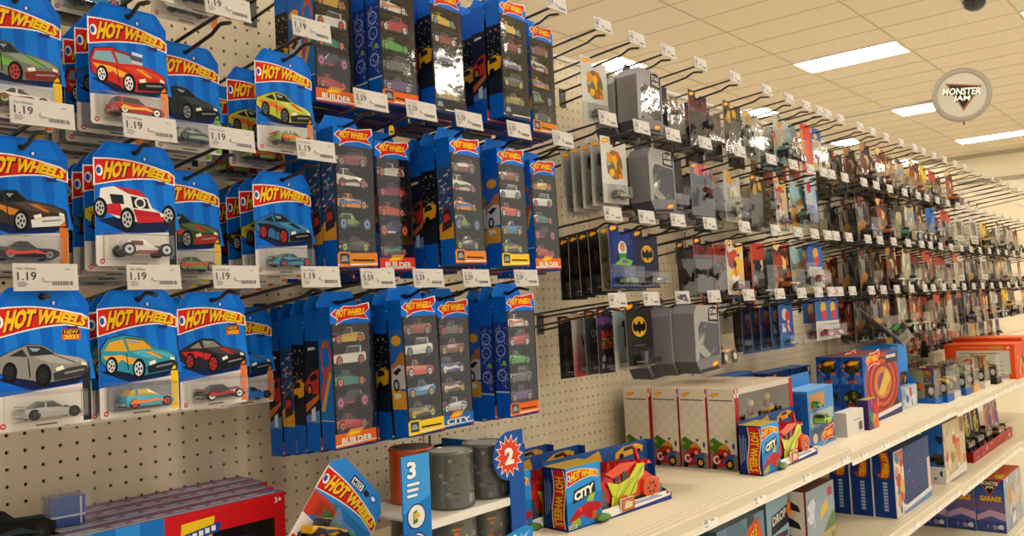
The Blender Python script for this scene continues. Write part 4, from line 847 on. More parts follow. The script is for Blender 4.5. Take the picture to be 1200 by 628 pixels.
mk('spine', 'carded_monster_truck', 4.2, 8.4, .6, '2a1f1c', lambda mb, f, h, b, t: (mb.rect(f, -h, t - 2.2, h, t, 'b8402a', .005), mb.rect(f, -h, b, -h + .5, t, 'c84a2a', .008), blobs(mb, f, -h + .5, b, h, t - 2.2, ['3a3a34', '8a8a78', '1c1816', 'c8c0a8'], 8, 3, .01))[0], (-1.7, 1.8, -7.4, -2.2, 1.8), (toy_truck('5a5a4a', 'b8b8a0', '8a8a8a', 3.0), -6.8, (0, 0, 0), 0), ear=False, flame=False)
mk('framed', 'boxed_toy_set', 6.0, 5.6, .6, 'c9c5ba', lambda mb, f, h, b, t: (mb.rect(f, -h + .9, b + 1.3, h - .9, t - 1.4, '3a3632', .006), blobs(mb, f, -h + 1, b + 1.4, h - 1, t - 1.5, ['7a2a20', '5a5a3a', '2a3a2a', '8a8a7a'], 7, 3, .01), mb.rect(f, -h + .8, b + .4, h - .8, b + .7, '8a867c', .008))[0], (-2.1, 2.1, -3.8, -.9, 1.4), None, ear=False, flame=False)
mk('slim', 'carded_toy_car', 3.4, 9.4, .6, 'c8b8a0', lambda mb, f, h, b, t: (mb.rect(f, -h, t - 2.0, h, t - .2, 'c85a2a', .005), mb.rect(f, -h, b, h, b + 1.2, 'b84a26', .005), blobs(mb, f, -h + .2, b + 1.3, h - .2, t - 2.1, ['8a7a6a', 'd8ccb8', '4a3f36', 'a8a090'], 7, 3, .008))[0], (-1.3, 1.3, -8.0, -2.4, 1.0), None, ear=False, flame=False)

# grey starship cartons
def starship_carton():
    root = empty('starship_carton'); EXTRA.append(root); W, H, D = 5.0, 6.6, 2.5; h = W / 2; t = .1; b = t - H
    mb = MB(); f = FF(0, -D, 0); G1, G2, G3 = '9d9a96', '77747a', '55525a'
    fr = [(-h, b + 1.2), (-h + .9, b), (h - .3, b + .2), (h, b + 1.3), (h, t - 1.2), (h - .5, t - .1), (-h + .6, t), (-h, t - .8)]
    win = [(-h + .7, b + 1.4), (h - .4, b + 1.6), (h - .4, t - 1.9), (-h + 1.2, t - 1.6), (-h + .7, t - 2.2)]
    mb.pol(f, [(-h, b + 1.2), (-h + .9, b), (h - .3, b + .2), (h, b + 1.3), (h - .4, b + 1.6), (-h + .7, b + 1.4)], G2, 0)
    mb.pol(f, [(-h, b + 1.2), (-h + .7, b + 1.4), (-h + .7, t - 2.2), (-h + 1.2, t - 1.6), (-h + .6, t), (-h, t - .8)], G1, 0)
    mb.pol(f, [(-h + .6, t), (-h + 1.2, t - 1.6), (h - .4, t - 1.9), (h, t - 1.2), (h - .5, t - .1)], G1, 0)
    mb.pol(f, [(h, t - 1.2), (h - .4, t - 1.9), (h - .4, b + 1.6), (h, b + 1.3)], G2, 0)
    n = len(fr)
    for i in range(n):
        p, q = fr[i], fr[(i + 1) % n]; mb.face([f(*p), (p[0] * .9, 0, p[1]), (q[0] * .9, 0, q[1]), f(*q)], G3 if i < 2 else ('8a878a' if i > 4 else '6f6c70'))
    for i in range(5):
        p, q = win[i], win[(i + 1) % 5]; mb.face([f(*p), (p[0], -.2, p[1]), (q[0], -.2, q[1]), f(*q)], '4a474c')
    mb.pol(FF(0, -.15, 0), win, '3c3a40', 0); mb.pol(Fr((0, 0, 0), (-1, 0, 0)), [(-a * .9, c) for a, c in reversed(fr)], '6a676a', 0)
    mb.pol(FF(0, 0, 0), [(-1.2, t - .1), (1.2, t - .1), (.6, t + 1.1), (-.6, t + 1.1)], G3, 0)
    mb.pol(f, [(h - 2.3, t - 1.6), (h - .3, t - 1.75), (h - .2, t - .5), (h - 1.2, t - .15), (h - 2.2, t - .4)], '141416', .01)
    mb.text(f, 'STAR', h - 2.05, t - .92, h - .5, t - .45, 'e8e6e0', .02, .02); mb.text(f, 'WARS', h - 2.05, t - 1.5, h - .5, t - 1.03, 'e8e6e0', .02, .02)
    mb.pol(f, [(-h + .9, b + .1), (h - .5, b + .3), (h - .7, b + .6), (-h + .8, b + .4)], '2a2a2e', .008); mini_logo(mb, f, h - 2, b + .5, 1.4, .01)
    mb.build('carton', M_PRINT, root)
    wb = MB(); wb.pol(f, win, 'ffffff', -.03); wb.build('window_film', M_CLEAR, root)
    s = MB(); s.loft([ring_sec(x, a, c, d) for x, a, c, d in ((-1.6, -.2, .2, .2), (-.6, -.4, .4, .45), (.5, -.3, .35, .4), (1.6, -.08, .1, .12))], 'a8a698', False)
    for q in (-1, 1): s.face([(-1.0, 0, .1 * q), (.4, 0, .2 * q), (.1, -.9, 1.5 * q), (-.9, -.9, 1.5 * q)], '8f8d80'); s.tube([(.1, -.9, 1.5 * q), (1.3, -.9, 1.5 * q)], .09, '6a685e'); s.cyl((-1.5, .0, .35 * q), (-.3, 0, .35 * q), .28, '7a776a', 10); s.face([(-1.0, 0, .1 * q), (.4, 0, .2 * q), (.1, .6, 1.2 * q), (-.9, .6, 1.2 * q)], '9a988a')
    o = s.build('toy_starship', M_TOY, root); o.location = (.15 * S, -1.35 * S, (b + 3.0) * S); o.rotation_euler = (0, -.5, .1)
    return root
PK['ship'] = starship_carton()
EX = {'A': 31.2, 'B': 22.7, 'C': 14.1, 'D': 6.4, 'E': -1.2}
G2_, G3_, GH2 = 'packs on the hooks of the middle bays', 'truck packs on the far hooks', 'wire peg hooks of the middle and far bays'
HK = set()
def put(row, x, yf, keys, what, short, dy=1.3, cat='toy pack', group=None, rz=0., rx=0., hooked=True):
    for i, k_ in enumerate(keys):
        lab = what if i == 0 else 'pack %s behind the %s' % (('directly', 'second', 'third', 'fourth', 'fifth', 'sixth')[i - 1], short)
        hang(PK[k_], x, EX[row], yf + dy * i, lab, cat, group or G2_, rz, rx)
    if hooked: hook(x, EX[row], 'none', 'wire hook of the %s' % short, GH2); HK.add((row, x))
T = 'top row'
put('A', 50.6, -8.4, ['honey'], 'white card with an amber figure picture, alone on its hook in the top row', 'amber picture card in the top row')
put('A', 56.5, -8.6, ['ship', 'ship'], 'angular grey starship carton with a black corner label, in the top row', 'top row starship carton', 2.8)
put('A', 63.2, -8.0, ['duskclear', 'duskclear'], 'dark card with a clear bubble, beside the top row starship carton', 'dark bubble card beside the top starship', 2.5)
put('A', 71.5, -8.6, ['darkclear', 'darkclear', 'duskclear'], 'black card with a dark red picture and clear bubble, in the top row', 'dark red bubble card in the top row', 2.4)
put('A', 80, -8.8, ['goldclear', 'darkclear', 'duskclear'], 'card with gold print and a big clear bubble, highest in the top row', 'gold bubble card in the top row', 2.8)
put('A', 86.7, -8.2, ['pale', 'goldclear'], 'pale card in a clear bubble beside the gold bubble card', 'pale bubble card of the top row', 2.4)
put('A', 92.4, -9.6, ['mixed', 'mixed'], 'red and white truck card in a clear bubble, top row', 'red and white truck card', 2.8, rz=.05)
put('A', 97, -9.0, ['teal', 'mixed', 'teal'], 'teal truck card in a clear bubble, beside the tall red cartons', 'top row teal truck card', 2.4)
put('A', 100.1, -10.2, ['tallred', 'tallred', 'tallred', 'tallred'], 'tall orange red carton with a pale lower half, front of its hook', 'front tall orange red carton', 2.0, 'toy box')
put('A', 105.3, -9.8, ['bag', 'bag'], 'clear bag with a blue header hanging at the end of the top row', 'blue header bag', 1.2)
put('B', 50.6, -10.2, ['honey', 'bear', 'bear', 'numeral', 'numeral'], 'white card with an amber figure picture, in front of four grey cards', 'amber picture card of the second row', 1.2)
put('B', 56.5, -9.5, ['ship', 'duskclear'], 'angular grey starship carton with a black corner label, in the second row', 'second row starship carton', 2.8)
put('B', 63.2, -9.4, ['darkold', 'darkclear', 'duskclear'], 'black bubble card next to the second row starship carton', 'black card of the second row', 2.2)
put('B', 71.5, -8.6, ['pinkclear', 'duskclear', 'darkclear'], 'grey card with a pink picture and wide clear bubble', 'pink picture bubble card', 2.4)
put('B', 80, -8.2, ['pale', 'pale', 'duskclear'], 'pale grey card beside the pink picture card', 'pale grey card of the second row', 2.2)
put('B', 86.7, -8.6, ['goldclear', 'pale'], 'wide clear bubble card between the pale card and the comic card', 'wide bubble card of the second row', 2.6)
put('B', 92.4, -9.2, ['comic', 'comic', 'pale'], 'tilted card covered in orange and cream comic print', 'tilted comic print card', 2.0, rz=.05)
put('B', 97, -9.6, ['teal', 'teal', 'mixed'], 'teal truck card below the tall red cartons', 'second row teal truck card', 2.2)
put('B', 105.3, -8.6, ['bluetab', 'bluetab'], 'small deep blue header pack against bare pegboard', 'small deep blue header pack', 1.2)
put('C', 50.6, -10.6, ['space', 'olive', 'darkold', 'darkold', 'darkold', 'darkold'], 'navy card with a white and green space toy picture', 'navy space toy card', 1.2)
put('C', 56.5, -9.6, ['batblue', 'batblue'], 'navy card with a yellow oval bat emblem', 'navy bat emblem card', 1.6)
put('C', 71.5, -8.2, ['darkclear', 'duskclear'], 'black card with a dark red picture, third row beside bare pegboard', 'dark red card of the third row', 2.2)
put('C', 80, -8.0, ['comic', 'spine', 'spine'], 'cream and gold print card in the third row', 'gold print card of the third row', 1.8)
put('C', 86.7, -8.0, ['spine', 'brick', 'coal'], 'dark card with a red top in the third row', 'red topped dark card of the third row', 2.0)
put('C', 92.4, -8.8, ['rust', 'teal', 'teal'], 'orange print card over a clear bubble in the third row', 'orange print card of the third row', 2.0)
put('C', 97, -9.0, ['teal', 'teal', 'mixed'], 'teal truck card in the third row, beside blue and red packs', 'third row teal truck card', 2.2)
put('C', 100.1, -10.4, ['heart', 'heart', 'bag'], 'blue and white card with a red toy car in the third row', 'third row blue and red car card', 1.8)
put('C', 105.3, -8.6, ['heart', 'bluetab'], 'blue and white card with a red toy car, last in the third row', 'last blue and red card of the third row', 1.8)
put('D', 50.6, -12.0, ['bat', 'icy', 'future', 'agent', 'w', 'darkold'], 'black card with a yellow oval bat emblem in the lowest row', 'black bat emblem card', 1.6)
put('D', 56.5, -13.6, ['ship', 'ship', 'ship'], 'angular grey starship carton with a black corner label, frontmost in the lowest row', 'lowest row starship carton', 2.7)
put('D', 71.5, -8.0, ['brick', 'coal'], 'dark bubble pack with a red base, tilted, beside the lowest starship cartons', 'red based tilted pack', 2.2, rx=-.12, rz=.15)
put('D', 92.4, -8.9, ['bluered', 'bluered', 'bluepink', 'bluepink', 'bluepink', 'darkold'], 'blue card with pink and red prints, front of a row of six', 'front blue and pink card', 1.35)
put('D', 100.1, -11.0, ['heart', 'heart'], 'blue card over a white panel with a red toy car, lowest row', 'lowest row blue and red car card', 1.8)
put('D', 105.3, -10.4, ['heart', 'bluetab'], 'blue card with a red toy car, last in the lowest row', 'last red car card of the lowest row', 1.8)
# far bays
FARX = [126, 134, 142, 147.5, 154.5, 162, 170, 178, 186, 195, 204, 213, 222, 232, 242, 252]
PL = {'A': ['moss', 'rust', 'sand', 'bone', 'rust', 'yellow', 'spine', 'rust', None, None, None, None, None, None, None, None],
      'B': ['coal', 'rust', 'leaf', 'bone', 'moss', 'cobalt', 'spine', 'slim', 'framed', 'framed', 'framed', 'yellow', 'bone', 'steel', 'bone', 'rust'],
      'C': ['coal', 'moss', 'bone', 'sand', 'spine', 'brick', 'spine', 'slim', 'framed', 'coal', 'framed', 'steel', 'sand', 'bone', 'coal', 'rust'],
      'D': ['coal', 'sand', 'bone', 'rust', 'brick', 'spine', 'slim', 'slim', 'steel', 'coal', 'rust', 'bone', 'yellow', 'coal', 'brick', 'sand']}
DESC = {'moss': 'dark brown truck card', 'rust': 'rust orange truck card', 'sand': 'sandy brown truck card', 'bone': 'pale cream truck card', 'coal': 'near black truck card', 'leaf': 'olive card with a green truck', 'brick': 'brick red truck card', 'steel': 'grey truck card', 'yellow': 'bright yellow truck card', 'cobalt': 'bright blue truck card', 'spine': 'tall red topped dark card', 'framed': 'white framed window box', 'slim': 'slim cream and orange card'}
RN = {'A': 'top', 'B': 'second', 'C': 'third', 'D': 'fourth', 'E': 'lowest'}
R.seed(21)
for row in 'ABCD':
    for i, x in enumerate(FARX):
        k_ = PL[row][i]
        if k_ is None:
            if row != 'E': hook(x, EX[row], 'none', 'empty black wire hook, %s along the %s row of the far bays' % (ORD[i], RN[row]), GH2)
            continue
        pool = [k_, k_, R.choice(['moss', 'coal', 'rust', 'sand', 'steel', 'brick']), R.choice(['coal', 'moss', 'steel'])] if k_ not in ('framed', 'slim', 'spine') else [k_] * 4
        short = '%s %s along the %s far row' % (DESC[k_], ORD[i], RN[row])
        put(row, x, -8.6 - R.uniform(0, 2.2), pool[:R.choice([3, 4]) if x < 190 else 3], '%s, %s along the %s row of the far bays' % (DESC[k_], ORD[i], RN[row]), short, R.uniform(2.3, 2.7), 'toy truck pack' if k_ not in ('framed', 'slim') else 'toy pack', G3_, R.uniform(-.06, .06), R.uniform(-.05, .0))
mk('minired', 'carded_toy_car', 4.6, 4.4, .5, '3a1c16', d_pal(['b8401e', 'd0602a', '2a1612', '8a8478', 'c8b090'], 12, 5), (-1.9, 1.9, -3.5, -1.6, 1.0), (toy_car('muscle', '8a3424', '1a1a1c', 'c8a83a', '5a5a5a', 2.8, 8), -3.4, (0, 0, 0), 0), ear=False, flame=False)
mk('minidark', 'carded_toy_car', 4.6, 4.4, .5, '1a1a1c', d_pal(['3a3a3e', '6a645a', 'c8b48a', '15151a', '4a3a6a'], 12, 7), (-1.9, 1.9, -3.5, -1.6, 1.0), (toy_car('wagon', '4a4c50', '1a1a1c', None, '5a5a5a', 2.8, 8), -3.4, (0, 0, 0), 0), ear=False, flame=False)
mk('miniyellow', 'header_bag', 4.6, 4.4, .5, 'dba81a', d_pal(['e8b81e', 'c8901a', 'b85a2a', 'f0d04a'], 9, 5), (-1.9, 1.9, -3.5, -1.0, 1.0), None, ear=False, flame=False)
for i, (x, k_) in enumerate(((150, 'miniyellow'), (156.5, 'minired'), (162.5, 'minired'), (168.5, 'minired'), (174.5, 'minidark'), (180.5, 'minired'), (186.5, 'minidark'), (193, 'minidark'), (200, 'minired'), (208, 'minidark'), (216, 'miniyellow'), (224, 'minidark'), (233, 'minired'), (243, 'minidark'))):
    put('E', x, -4.6, [k_] * 2, '%s, %s along the low row above the orange boxes' % ({'miniyellow': 'small yellow bag', 'minired': 'small red brown car card', 'minidark': 'small dark car card'}[k_], ORD[i]), 'small pack %s along the low far row' % ORD[i], 1.6, 'toy pack', G3_, hooked=False)
for row, xs in (('A', [44.9, 113.5, 119.2]), ('B', [44.9, 100.1, 113.5, 119.2]), ('C', [44.9, 63.2, 113.5, 119.2]), ('D', [44.9, 63.2, 80, 86.7, 97, 113.5, 119.2])):
    for i, x in enumerate(xs):
        if (row, x) not in HK: hook(x, EX[row], 'none', 'empty black wire hook, %s bare one along the %s row of the middle bays' % (ORD[i], RN[row]), GH2)

# ------------------------------------------------------------------ boxes on the shelves
def carton(name, L, D, H, front, left, top, right=None, back='8a867c', deco=None, loc=(0, 0, 0), rz=0, label='', cat='toy box', group=None, film=None, part='carton'):
    """box standing on z = 0, front-left-bottom corner at the origin, front faces the aisle"""
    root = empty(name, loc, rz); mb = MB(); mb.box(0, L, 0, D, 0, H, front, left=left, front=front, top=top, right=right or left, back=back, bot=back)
    if deco: deco(mb, FF(0, 0, 0), FL(0, 0, 0), FT(0, 0, H), L, D, H)
    mb.build(part, M_PRINT, root)
    if label: tag(root, label, cat, group)
    return root
FLD = lambda f, D: Fr(f(-D, 0), (0, -1, 0))     # left face frame with u = 0 at the far edge, D at the front edge

# ten-car window boxes
def ten_box():
    root = empty('ten_car_box'); L, D, H = 18.4, 1.85, 6.7; RD = 'c4161c'
    mb = MB(); f = FF(0, 0, 0); w0, w1, z0, z1 = 11.0, L - .8, 2.9, 5.25
    for a0, b0, a1, b1, c in ((0, 0, 10.4, H, '1470c4'), (10.4, z1, L, H, RD), (10.4, 0, L, z0, RD), (10.4, z0, w0, z1, RD), (w1, z0, L, z1, RD)): mb.rect(f, a0, b0, a1, b1, c, 0)
    for q in ([(w0, 0, z0), (w0, D - .1, z0), (w0, D - .1, z1), (w0, 0, z1)], [(w1, D - .1, z0), (w1, 0, z0), (w1, 0, z1), (w1, D - .1, z1)], [(w0, 0, z0), (w1, 0, z0), (w1, D - .1, z0), (w0, D - .1, z0)], [(w0, D - .1, z1), (w1, D - .1, z1), (w1, 0, z1), (w0, 0, z1)], [(w0, D - .1, z0), (w1, D - .1, z0), (w1, D - .1, z1), (w0, D - .1, z1)]): mb.face(q, '2a2828')
    mb.face([(0, D, 0), (0, 0, 0), (0, 0, H), (0, D, H)], '1470c4'); mb.face([(L, 0, 0), (L, D, 0), (L, D, H), (L, 0, H)], RD); mb.face([(L, D, 0), (0, D, 0), (0, D, H), (L, D, H)], '8a867c'); mb.face([(0, 0, H), (L, 0, H), (L, D, H), (0, D, H)], '75698f')
    ft = FT(0, 0, H)
    mb.rect(ft, 0, 0, 7, D, '9aa4b4', .004); mb.rect(ft, 0, D - .42, L, D, '8a4a6e', .008); mb.rect(ft, 5, .2, L - .4, .5, 'b8bcc8', .008)
    for q in range(10): mb.rect(ft, 5.4 + q * 1.2, .8, 6.2 + q * 1.2, 1.05, 'c8ccd6', .01)
    mb.pol(ft, [(1.2, .5), (2.4, .3), (3.6, .55), (4.2, .9), (3, 1.3), (1.8, 1.2)], 'd9962a', .012); mb.pol(ft, [(.2, .2), (1.6, .1), (2.2, .4), (1.2, .6)], 'd8d4ca', .014)
    for q in range(4): mb.pol(f, [(2 + q * 2, 0), (2.6 + q * 2, 0), (1.2 + q * 2.6, H), (.4 + q * 2.4, H)], '2a8ae0', .004)
    mb.rect(f, 4.5, 5.5, 9.5, 5.9, 'cfe0f0', .008); logo(mb, f, .8, 9.2, 2.4, 2.4, w=.008)
    mb.pol(f, [(11.2, 4.3), (13.2, 4.5), (13.5, 6.2), (11.4, 6.1)], 'e8c21e', .03); mb.pol(f, [(10.9, 4.8), (13.8, 5.25), (13.9, 5.8), (11.0, 5.4)], '1c3f9a', .034)
    for q in range(6): mb.rect(f, 11.25 + q * .4, 5.02 + q * .065, 11.53 + q * .4, 5.32 + q * .065, 'e8e8e4', .038)
    mb.text(f, '3+', L - .75, H - .6, L - .25, H - .25, 'f0e8e0', .012); mb.rect(f, 12, .3, 15.5, .7, 'e8b41e', .01)
    mb.build('carton', M_PRINT, root)
    wb = MB(); wb.rect(f, w0, z0, w1, z1, 'ffffff', -.03); wb.build('window_film', M_CLEAR, root)
    for i, (st, c) in enumerate((('sport', '3a2426'), ('wagon', '24406a'))):
        o = copy_car(st, c, None, '8a8a8a', root, 2.9); o.location = ((w0 + 1.9 + i * 3.2) * S, .9 * S, (z0 + .25) * S)
    return root
tb = ten_box(); EXTRA.append(tb)
for i in range(4):
    tag(inst(tb, (-5.2 + .5 * i + (.3 if i == 2 else 0), -8.4 + 1.95 * i, S1[0] + .01)), 'red and blue window box of ten cars, %s' % ('front of the stack on the near shelf', 'directly behind the front one', 'third from the front', 'last against the pegboard')[i], 'toy box', 'red ten-car window boxes')
# loose packs on top of the ten-car boxes
o = tag(empty('toy_car_pack', (-5.3, -8.35, -4.83), .02), 'black toy car in a low dark tray lying on the red and blue boxes', 'toy car pack')
c = toy_car('muscle', '0c0c0d', '1a1b1c', '22303c', '1a1a1a', 4.7, 12).rot(Matrix.Diagonal((1, 1, 1.15, 1))).build('toy_car', M_MATTE, o); c.location = (2.6 * S, 1.1 * S, .1 * S)
m = MB(); m.box(0, 5.2, 0, 2.2, 0, .1, '2a2622'); m.build('tray', M_PRINT, o)
m = MB(); m.loft([[(.05, .05, .1), (5.15, .05, .1), (5.15, 2.15, .1), (.05, 2.15, .1)], [(.15, .1, .3), (5.05, .1, .3), (5.05, 2.1, .3), (.15, 2.1, .3)]], '2e2c2a', False, False); m.build('tray_rim', M_TOY, o)
o = tag(empty('toy_car_pack', (.2, -5.4, -4.83), -.12), 'small clear pack with a deep blue block inside, on the red and blue boxes', 'toy car pack')
m = MB(); m.box(.1, 1.9, .15, 1.5, .02, 1.6, '1f4f9e'); m.box(.1, 1.9, .1, .14, .5, .6, 'c8ccd2'); m.box(1.6, 1.7, .08, .13, .05, 1.55, 'c8ccd2'); m.build('toy_block', M_TOY, o)
m = MB(); m.box(0, 2.6, 0, 1.7, 0, 1.85, 'ffffff'); m.build('clear_cover', M_CLEAR, o)

# leaning truck card
def leaning():
    root = empty('carded_monster_truck'); W, H = 5.5, 6.2; h = W / 2
    mb = MB(); f = FF(0, 0, 0); B = '2f86d8'
    out = [(-h, -1), (h, -1), (h, H - 1.0), (1.9, H - .1), (-1.9, H), (-h, H - .8)]
    mb.pol(f, out, B, 0); mb.pol(Fr((0, .05, 0), (-1, 0, 0)), [(-a, c) for a, c in reversed(out)], 'b4afa4', 0)
    for i in range(6):
        p, q = out[i], out[(i + 1) % 6]; mb.face([f(*p), (p[0], .05, p[1]), (q[0], .05, q[1]), f(*q)], 'e0dcd2')
    logo(mb, f, -h, h, H - 2.75, 1.5, w=.006)
    mb.pol(f, [(-.75, H - 1.0), (.55, H - 1.0), (.6, H - .4), (-.7, H - .35)], '1c3f8a', .006); mb.rect(f, -.6, H - .93, .45, H - .48, 'e8e6e0', .01); mb.text(f, 'MED', -.5, H - .88, .35, H - .55, '23242a', .014, .02)
    mb.ell(f, 1.6, H - .7, .35, .28, '1a6ac4', .008, 12); mb.ell(f, 1.6, H - .7, .2, .14, 'd8e6f4', .012, 10); mb.ell(f, .9, H - .75, .28, .2, '20242a', .008, 10)
    mb.pol(f, [(-h, 1.6), (-.2, 3.0), (-1.0, 3.4), (-h, 3.3)], 'c43a24', .008); mb.pol(f, [(-1.9, 2.7), (-1.2, 3.2), (-.6, 3.1), (-.9, 2.6)], 'd85a2c', .012)
    mb.pol(f, [(-1.4, 2.9), (1.6, 2.6), (2.2, 1.2), (.6, .5), (-1.3, 1.0)], '1f7a3f', .014); mb.pol(f, [(-1.0, 2.5), (.6, 2.4), (.8, 1.8), (-.9, 1.7)], '3a4a40', .018); mb.ell(f, 1.3, 1.3, .6, .6, '17331f', .02, 14); mb.ell(f, 1.3, 1.3, .34, .34, '2f9a50', .024, 12)
    mb.pol(f, [(-h, -1), (h, -1), (h, .5), (-.4, .5), (-.4, 1.7), (-h, 1.8)], 'e4ded4', .022); mb.ell(f, -h + .3, .3, .17, .17, 'c8252b', .026, 10)
    mb.build('backing_card', M_PRINT, root)
    bubble(-1.9, 1.5, .5, 3.0, 1.6).build('blister', M_CLEAR, root)
    t = toy_truck('e8a81e', '2a2a2a', 'c83a2a', 3.0); o = t.build('toy_truck', M_TOY, root); o.location = (-.7 * S, -.85 * S, .55 * S); o.rotation_euler = (.0, -.5, 0)
    g = MB(); g.loft([ring_sec(x, a, b, hh) for x, a, b, hh in ((-.9, 0, .4, .3), (-.5, 0, .9, .42), (.5, 0, .9, .42), (.9, 0, .5, .3))], '2a8a48', False); o = g.build('toy_body', M_TOY, root); o.location = (.6 * S, -.75 * S, 1.5 * S); o.rotation_euler = (0, .3, 0)
    return root
o = leaning(); o.location = P(12.3, -12.7, -8.55); o.rotation_euler = (-.10, math.radians(45), 0)
tag(o, 'blue carded green and yellow truck marked MED, lying tilted beside the red boxes', 'toy truck pack')
carton('toy_box', 3.4, 2.6, 4.5, '16306e', '122a62', '2a5ab4', deco=lambda mb, f, fl, ft, L, D, H: (mb.rect(f, .2, .3, L - .2, H - .5, '1c3f8a', .006), mb.rect(f, 0, H - .12, L, H, '6a9ad8', .01)), loc=(12.7, -19.6, S1[0] + .01), label='small navy box with a blue top, in front of the can display', cat='toy box')

# display of paint-can packs
dsp = tag(empty('counter_display', (16.6, -16.6, S1[0] + .01)), 'blue cardboard counter display with a 3 panel and a red 2 burst holding grey cans', 'display stand')
L, D, H = 11.4, 7.9, 9.3; BL = '1a78c8'
m = MB(); m.box(0, L - .75, 0, D, 0, .3, '1a5aa8'); m.box(5.6, L - .75, D - .1, D, .3, H - 1.6, '16508f', front='2a2a2c'); m.build('base', M_PRINT, dsp)
m = MB(); m.box(L - .9, L - .75, 0, D, .3, H - 1.2, BL); m.build('side_wall', M_PRINT, dsp)
m = MB(); m.box(1.3, L - .9, .1, D - .1, 4.45, 4.6, 'd8d4cc'); m.box(1.3, L - .9, .02, .12, 4.2, 4.72, 'e4e0d8'); m.build('tier', M_PRINT, dsp)
m = MB(); f = FF(0, -.05, 0); m.box(-.75, 1.55, -.05, .05, .3, H - .3, BL); m.pol(f, [(-.75, 5.6), (1.55, 6.4), (1.55, H - .3), (-.75, H - .3)], '3a9ae0', .006)
f = FF(-1.1, -.05, 0); m.text(f, '3', .75, H - 1.75, 1.55, H - .6, '0f2f66', .012, .08); m.text(f, '3', .78, H - 1.7, 1.52, H - .65, 'f2f4f6', .02, .04)
for q in range(3): m.rect(f, .7 - .02 * q, H - 2.15 - q * .34, 1.8 - .1 * q, H - 1.92 - q * .34, '10305e', .012); m.rect(f, .74 - .02 * q, H - 2.12 - q * .34, 1.76 - .1 * q, H - 1.95 - q * .34, 'e8eef4', .018)
for q, (c1, c2) in enumerate((('4a7a3a', 'd8b84a'), ('c85a6a', '3a3a44'), ('5a8ac0', 'e8e4dc'))):
    y = H - 4.0 - q * 1.72; m.ell(f, 1.4, y, .78, .78, '153a7a', .01, 20); m.ell(f, 1.4, y, .69, .69, 'ece8e0', .016, 20); m.pol(f, [(1.1, y - .45), (1.5, y - .35), (1.45, y + .4), (1.15, y + .3)], c1, .022); m.pol(f, [(1.2, y - .2), (1.75, y), (1.5, y + .25), (1.2, y + .2)], c2, .026)
m.build('front_post', M_PRINT, dsp)
m = MB(); m.box(L - 2.3, L - .75, -.05, .05, .3, H - .1, '1450a4'); f = FF(L - 2.2, -.05, H - 1.75)
m.ell(f, -.1, 0, 1.65, 1.65, '1450a4', .01, 24)
pts = []
for q in range(28): t = q * 2 * math.pi / 28; r_ = (1.5 if q % 2 == 0 else 1.0); pts.append((-.1 + r_ * math.cos(t), r_ * math.sin(t)))
m.pol(f, pts, 'efe6d8', .02); m.pol(f, [(-.1 + (a + .1) * .9, b * .9) for a, b in pts], 'd8401e', .026); m.ell(f, -.1, 0, .95, .95, 'd8401e', .03, 18)
m.text(f, '2', -.62, -.62, .42, .62, '8a1c10', .034, .1); m.text(f, '2', -.58, -.58, .38, .58, 'f4efe6', .042, .06)
m.build('front_post', M_PRINT, dsp)
m = MB(); m.pol(FF(5.0, -.1, 0), [(0, 0), (6.2, 0), (6.2, 2.3), (5.4, 2.6), (3.4, 2.3), (1.4, 1.5), (0, .9)], '1c86d4', 0); f = FF(5.0, -.1, 0); m.text(f, 'COLOR', 1.9, 1.2, 4.6, 2.0, '12305e', .012, .05, lambda p, q: (1.9 + 2.7 * p, 1.0 + .5 * p + q * .8)); m.text(f, 'COLOR', 0, 0, 0, 0, 'f2f4f6', .02, .03, lambda p, q: (1.95 + 2.6 * p, 1.04 + .5 * p + q * .72)); m.pol(f, [(4.8, 1.2), (5.8, 1.5), (5.4, 1.7), (5.9, 2.2), (5.1, 1.9), (4.9, 2.2)], '7ac0ec', .01); m.pol(FF(5.0, -.04, 0), [(0, 0), (6.2, 0), (6.2, 2.3), (5.4, 2.6), (3.4, 2.3), (1.4, 1.5), (0, .9)], '1450a4', 0); m.build('front_banner', M_PRINT, dsp)
def can(c, c2, seed):
    root = empty('toy_can'); EXTRA.append(root); m = MB(); r_ = 1.62; H = 3.75
    prof = [(r_ * .97, 0), (r_, .1), (r_, .2), (r_ * .97, .26), (r_ * .97, H - .3), (r_, H - .22), (r_, H - .1), (r_ * .95, H), (r_ * .88, H), (r_ * .86, H - .12)]
    m.loft([[(a * math.cos(t), a * math.sin(t), z) for t in (k * math.pi / 14 for k in range(28))] for a, z in prof], c); rr_ = random.Random(seed)
    for q in range(34):                                     # wrap print following the can
        t = -math.pi / 2 + rr_.uniform(-1.3, 1.3); z = rr_.uniform(.4, 3.2); dt = rr_.uniform(.06, .3); dz = rr_.uniform(.05, .3); k = r_ * .98
        m.face([(k * math.cos(t + a), k * math.sin(t + a), z + b) for a, b in ((-dt / 2, 0), (dt / 2, 0), (dt / 2, dz), (-dt / 2, dz))], rr_.choice(c2))
    k = r_ * .985
    for q in range(9): t = -math.pi / 2 + .15 + q * .05; m.face([(k * math.cos(t + a), k * math.sin(t + a), .35 + b) for a, b in ((0, 0), (.03, 0), (.03, .6), (0, .6))], '2a2a2a' if q % 2 else 'e8e4dc')
    m.build('can_body', M_TOY, root)
    m = MB(); m.cyl((0, 0, H - .14), (0, 0, H - .06), r_ * .87, '8f9088', 28); m.build('lid', M_STEEL, root)
    return root
CN = {'grey': can('55564f', ['6a6b62', '3f403b', '7d7e74', '4a4b45'], 3), 'orange': can('b84a1e', ['c85a2a', '8a3414', 'd8743a'], 4), 'art': can('6a6b64', ['c8b83a', '3a6aa8', 'd8762a', '4a4b45', 'd8d4cc', '8a8b84'], 5)}
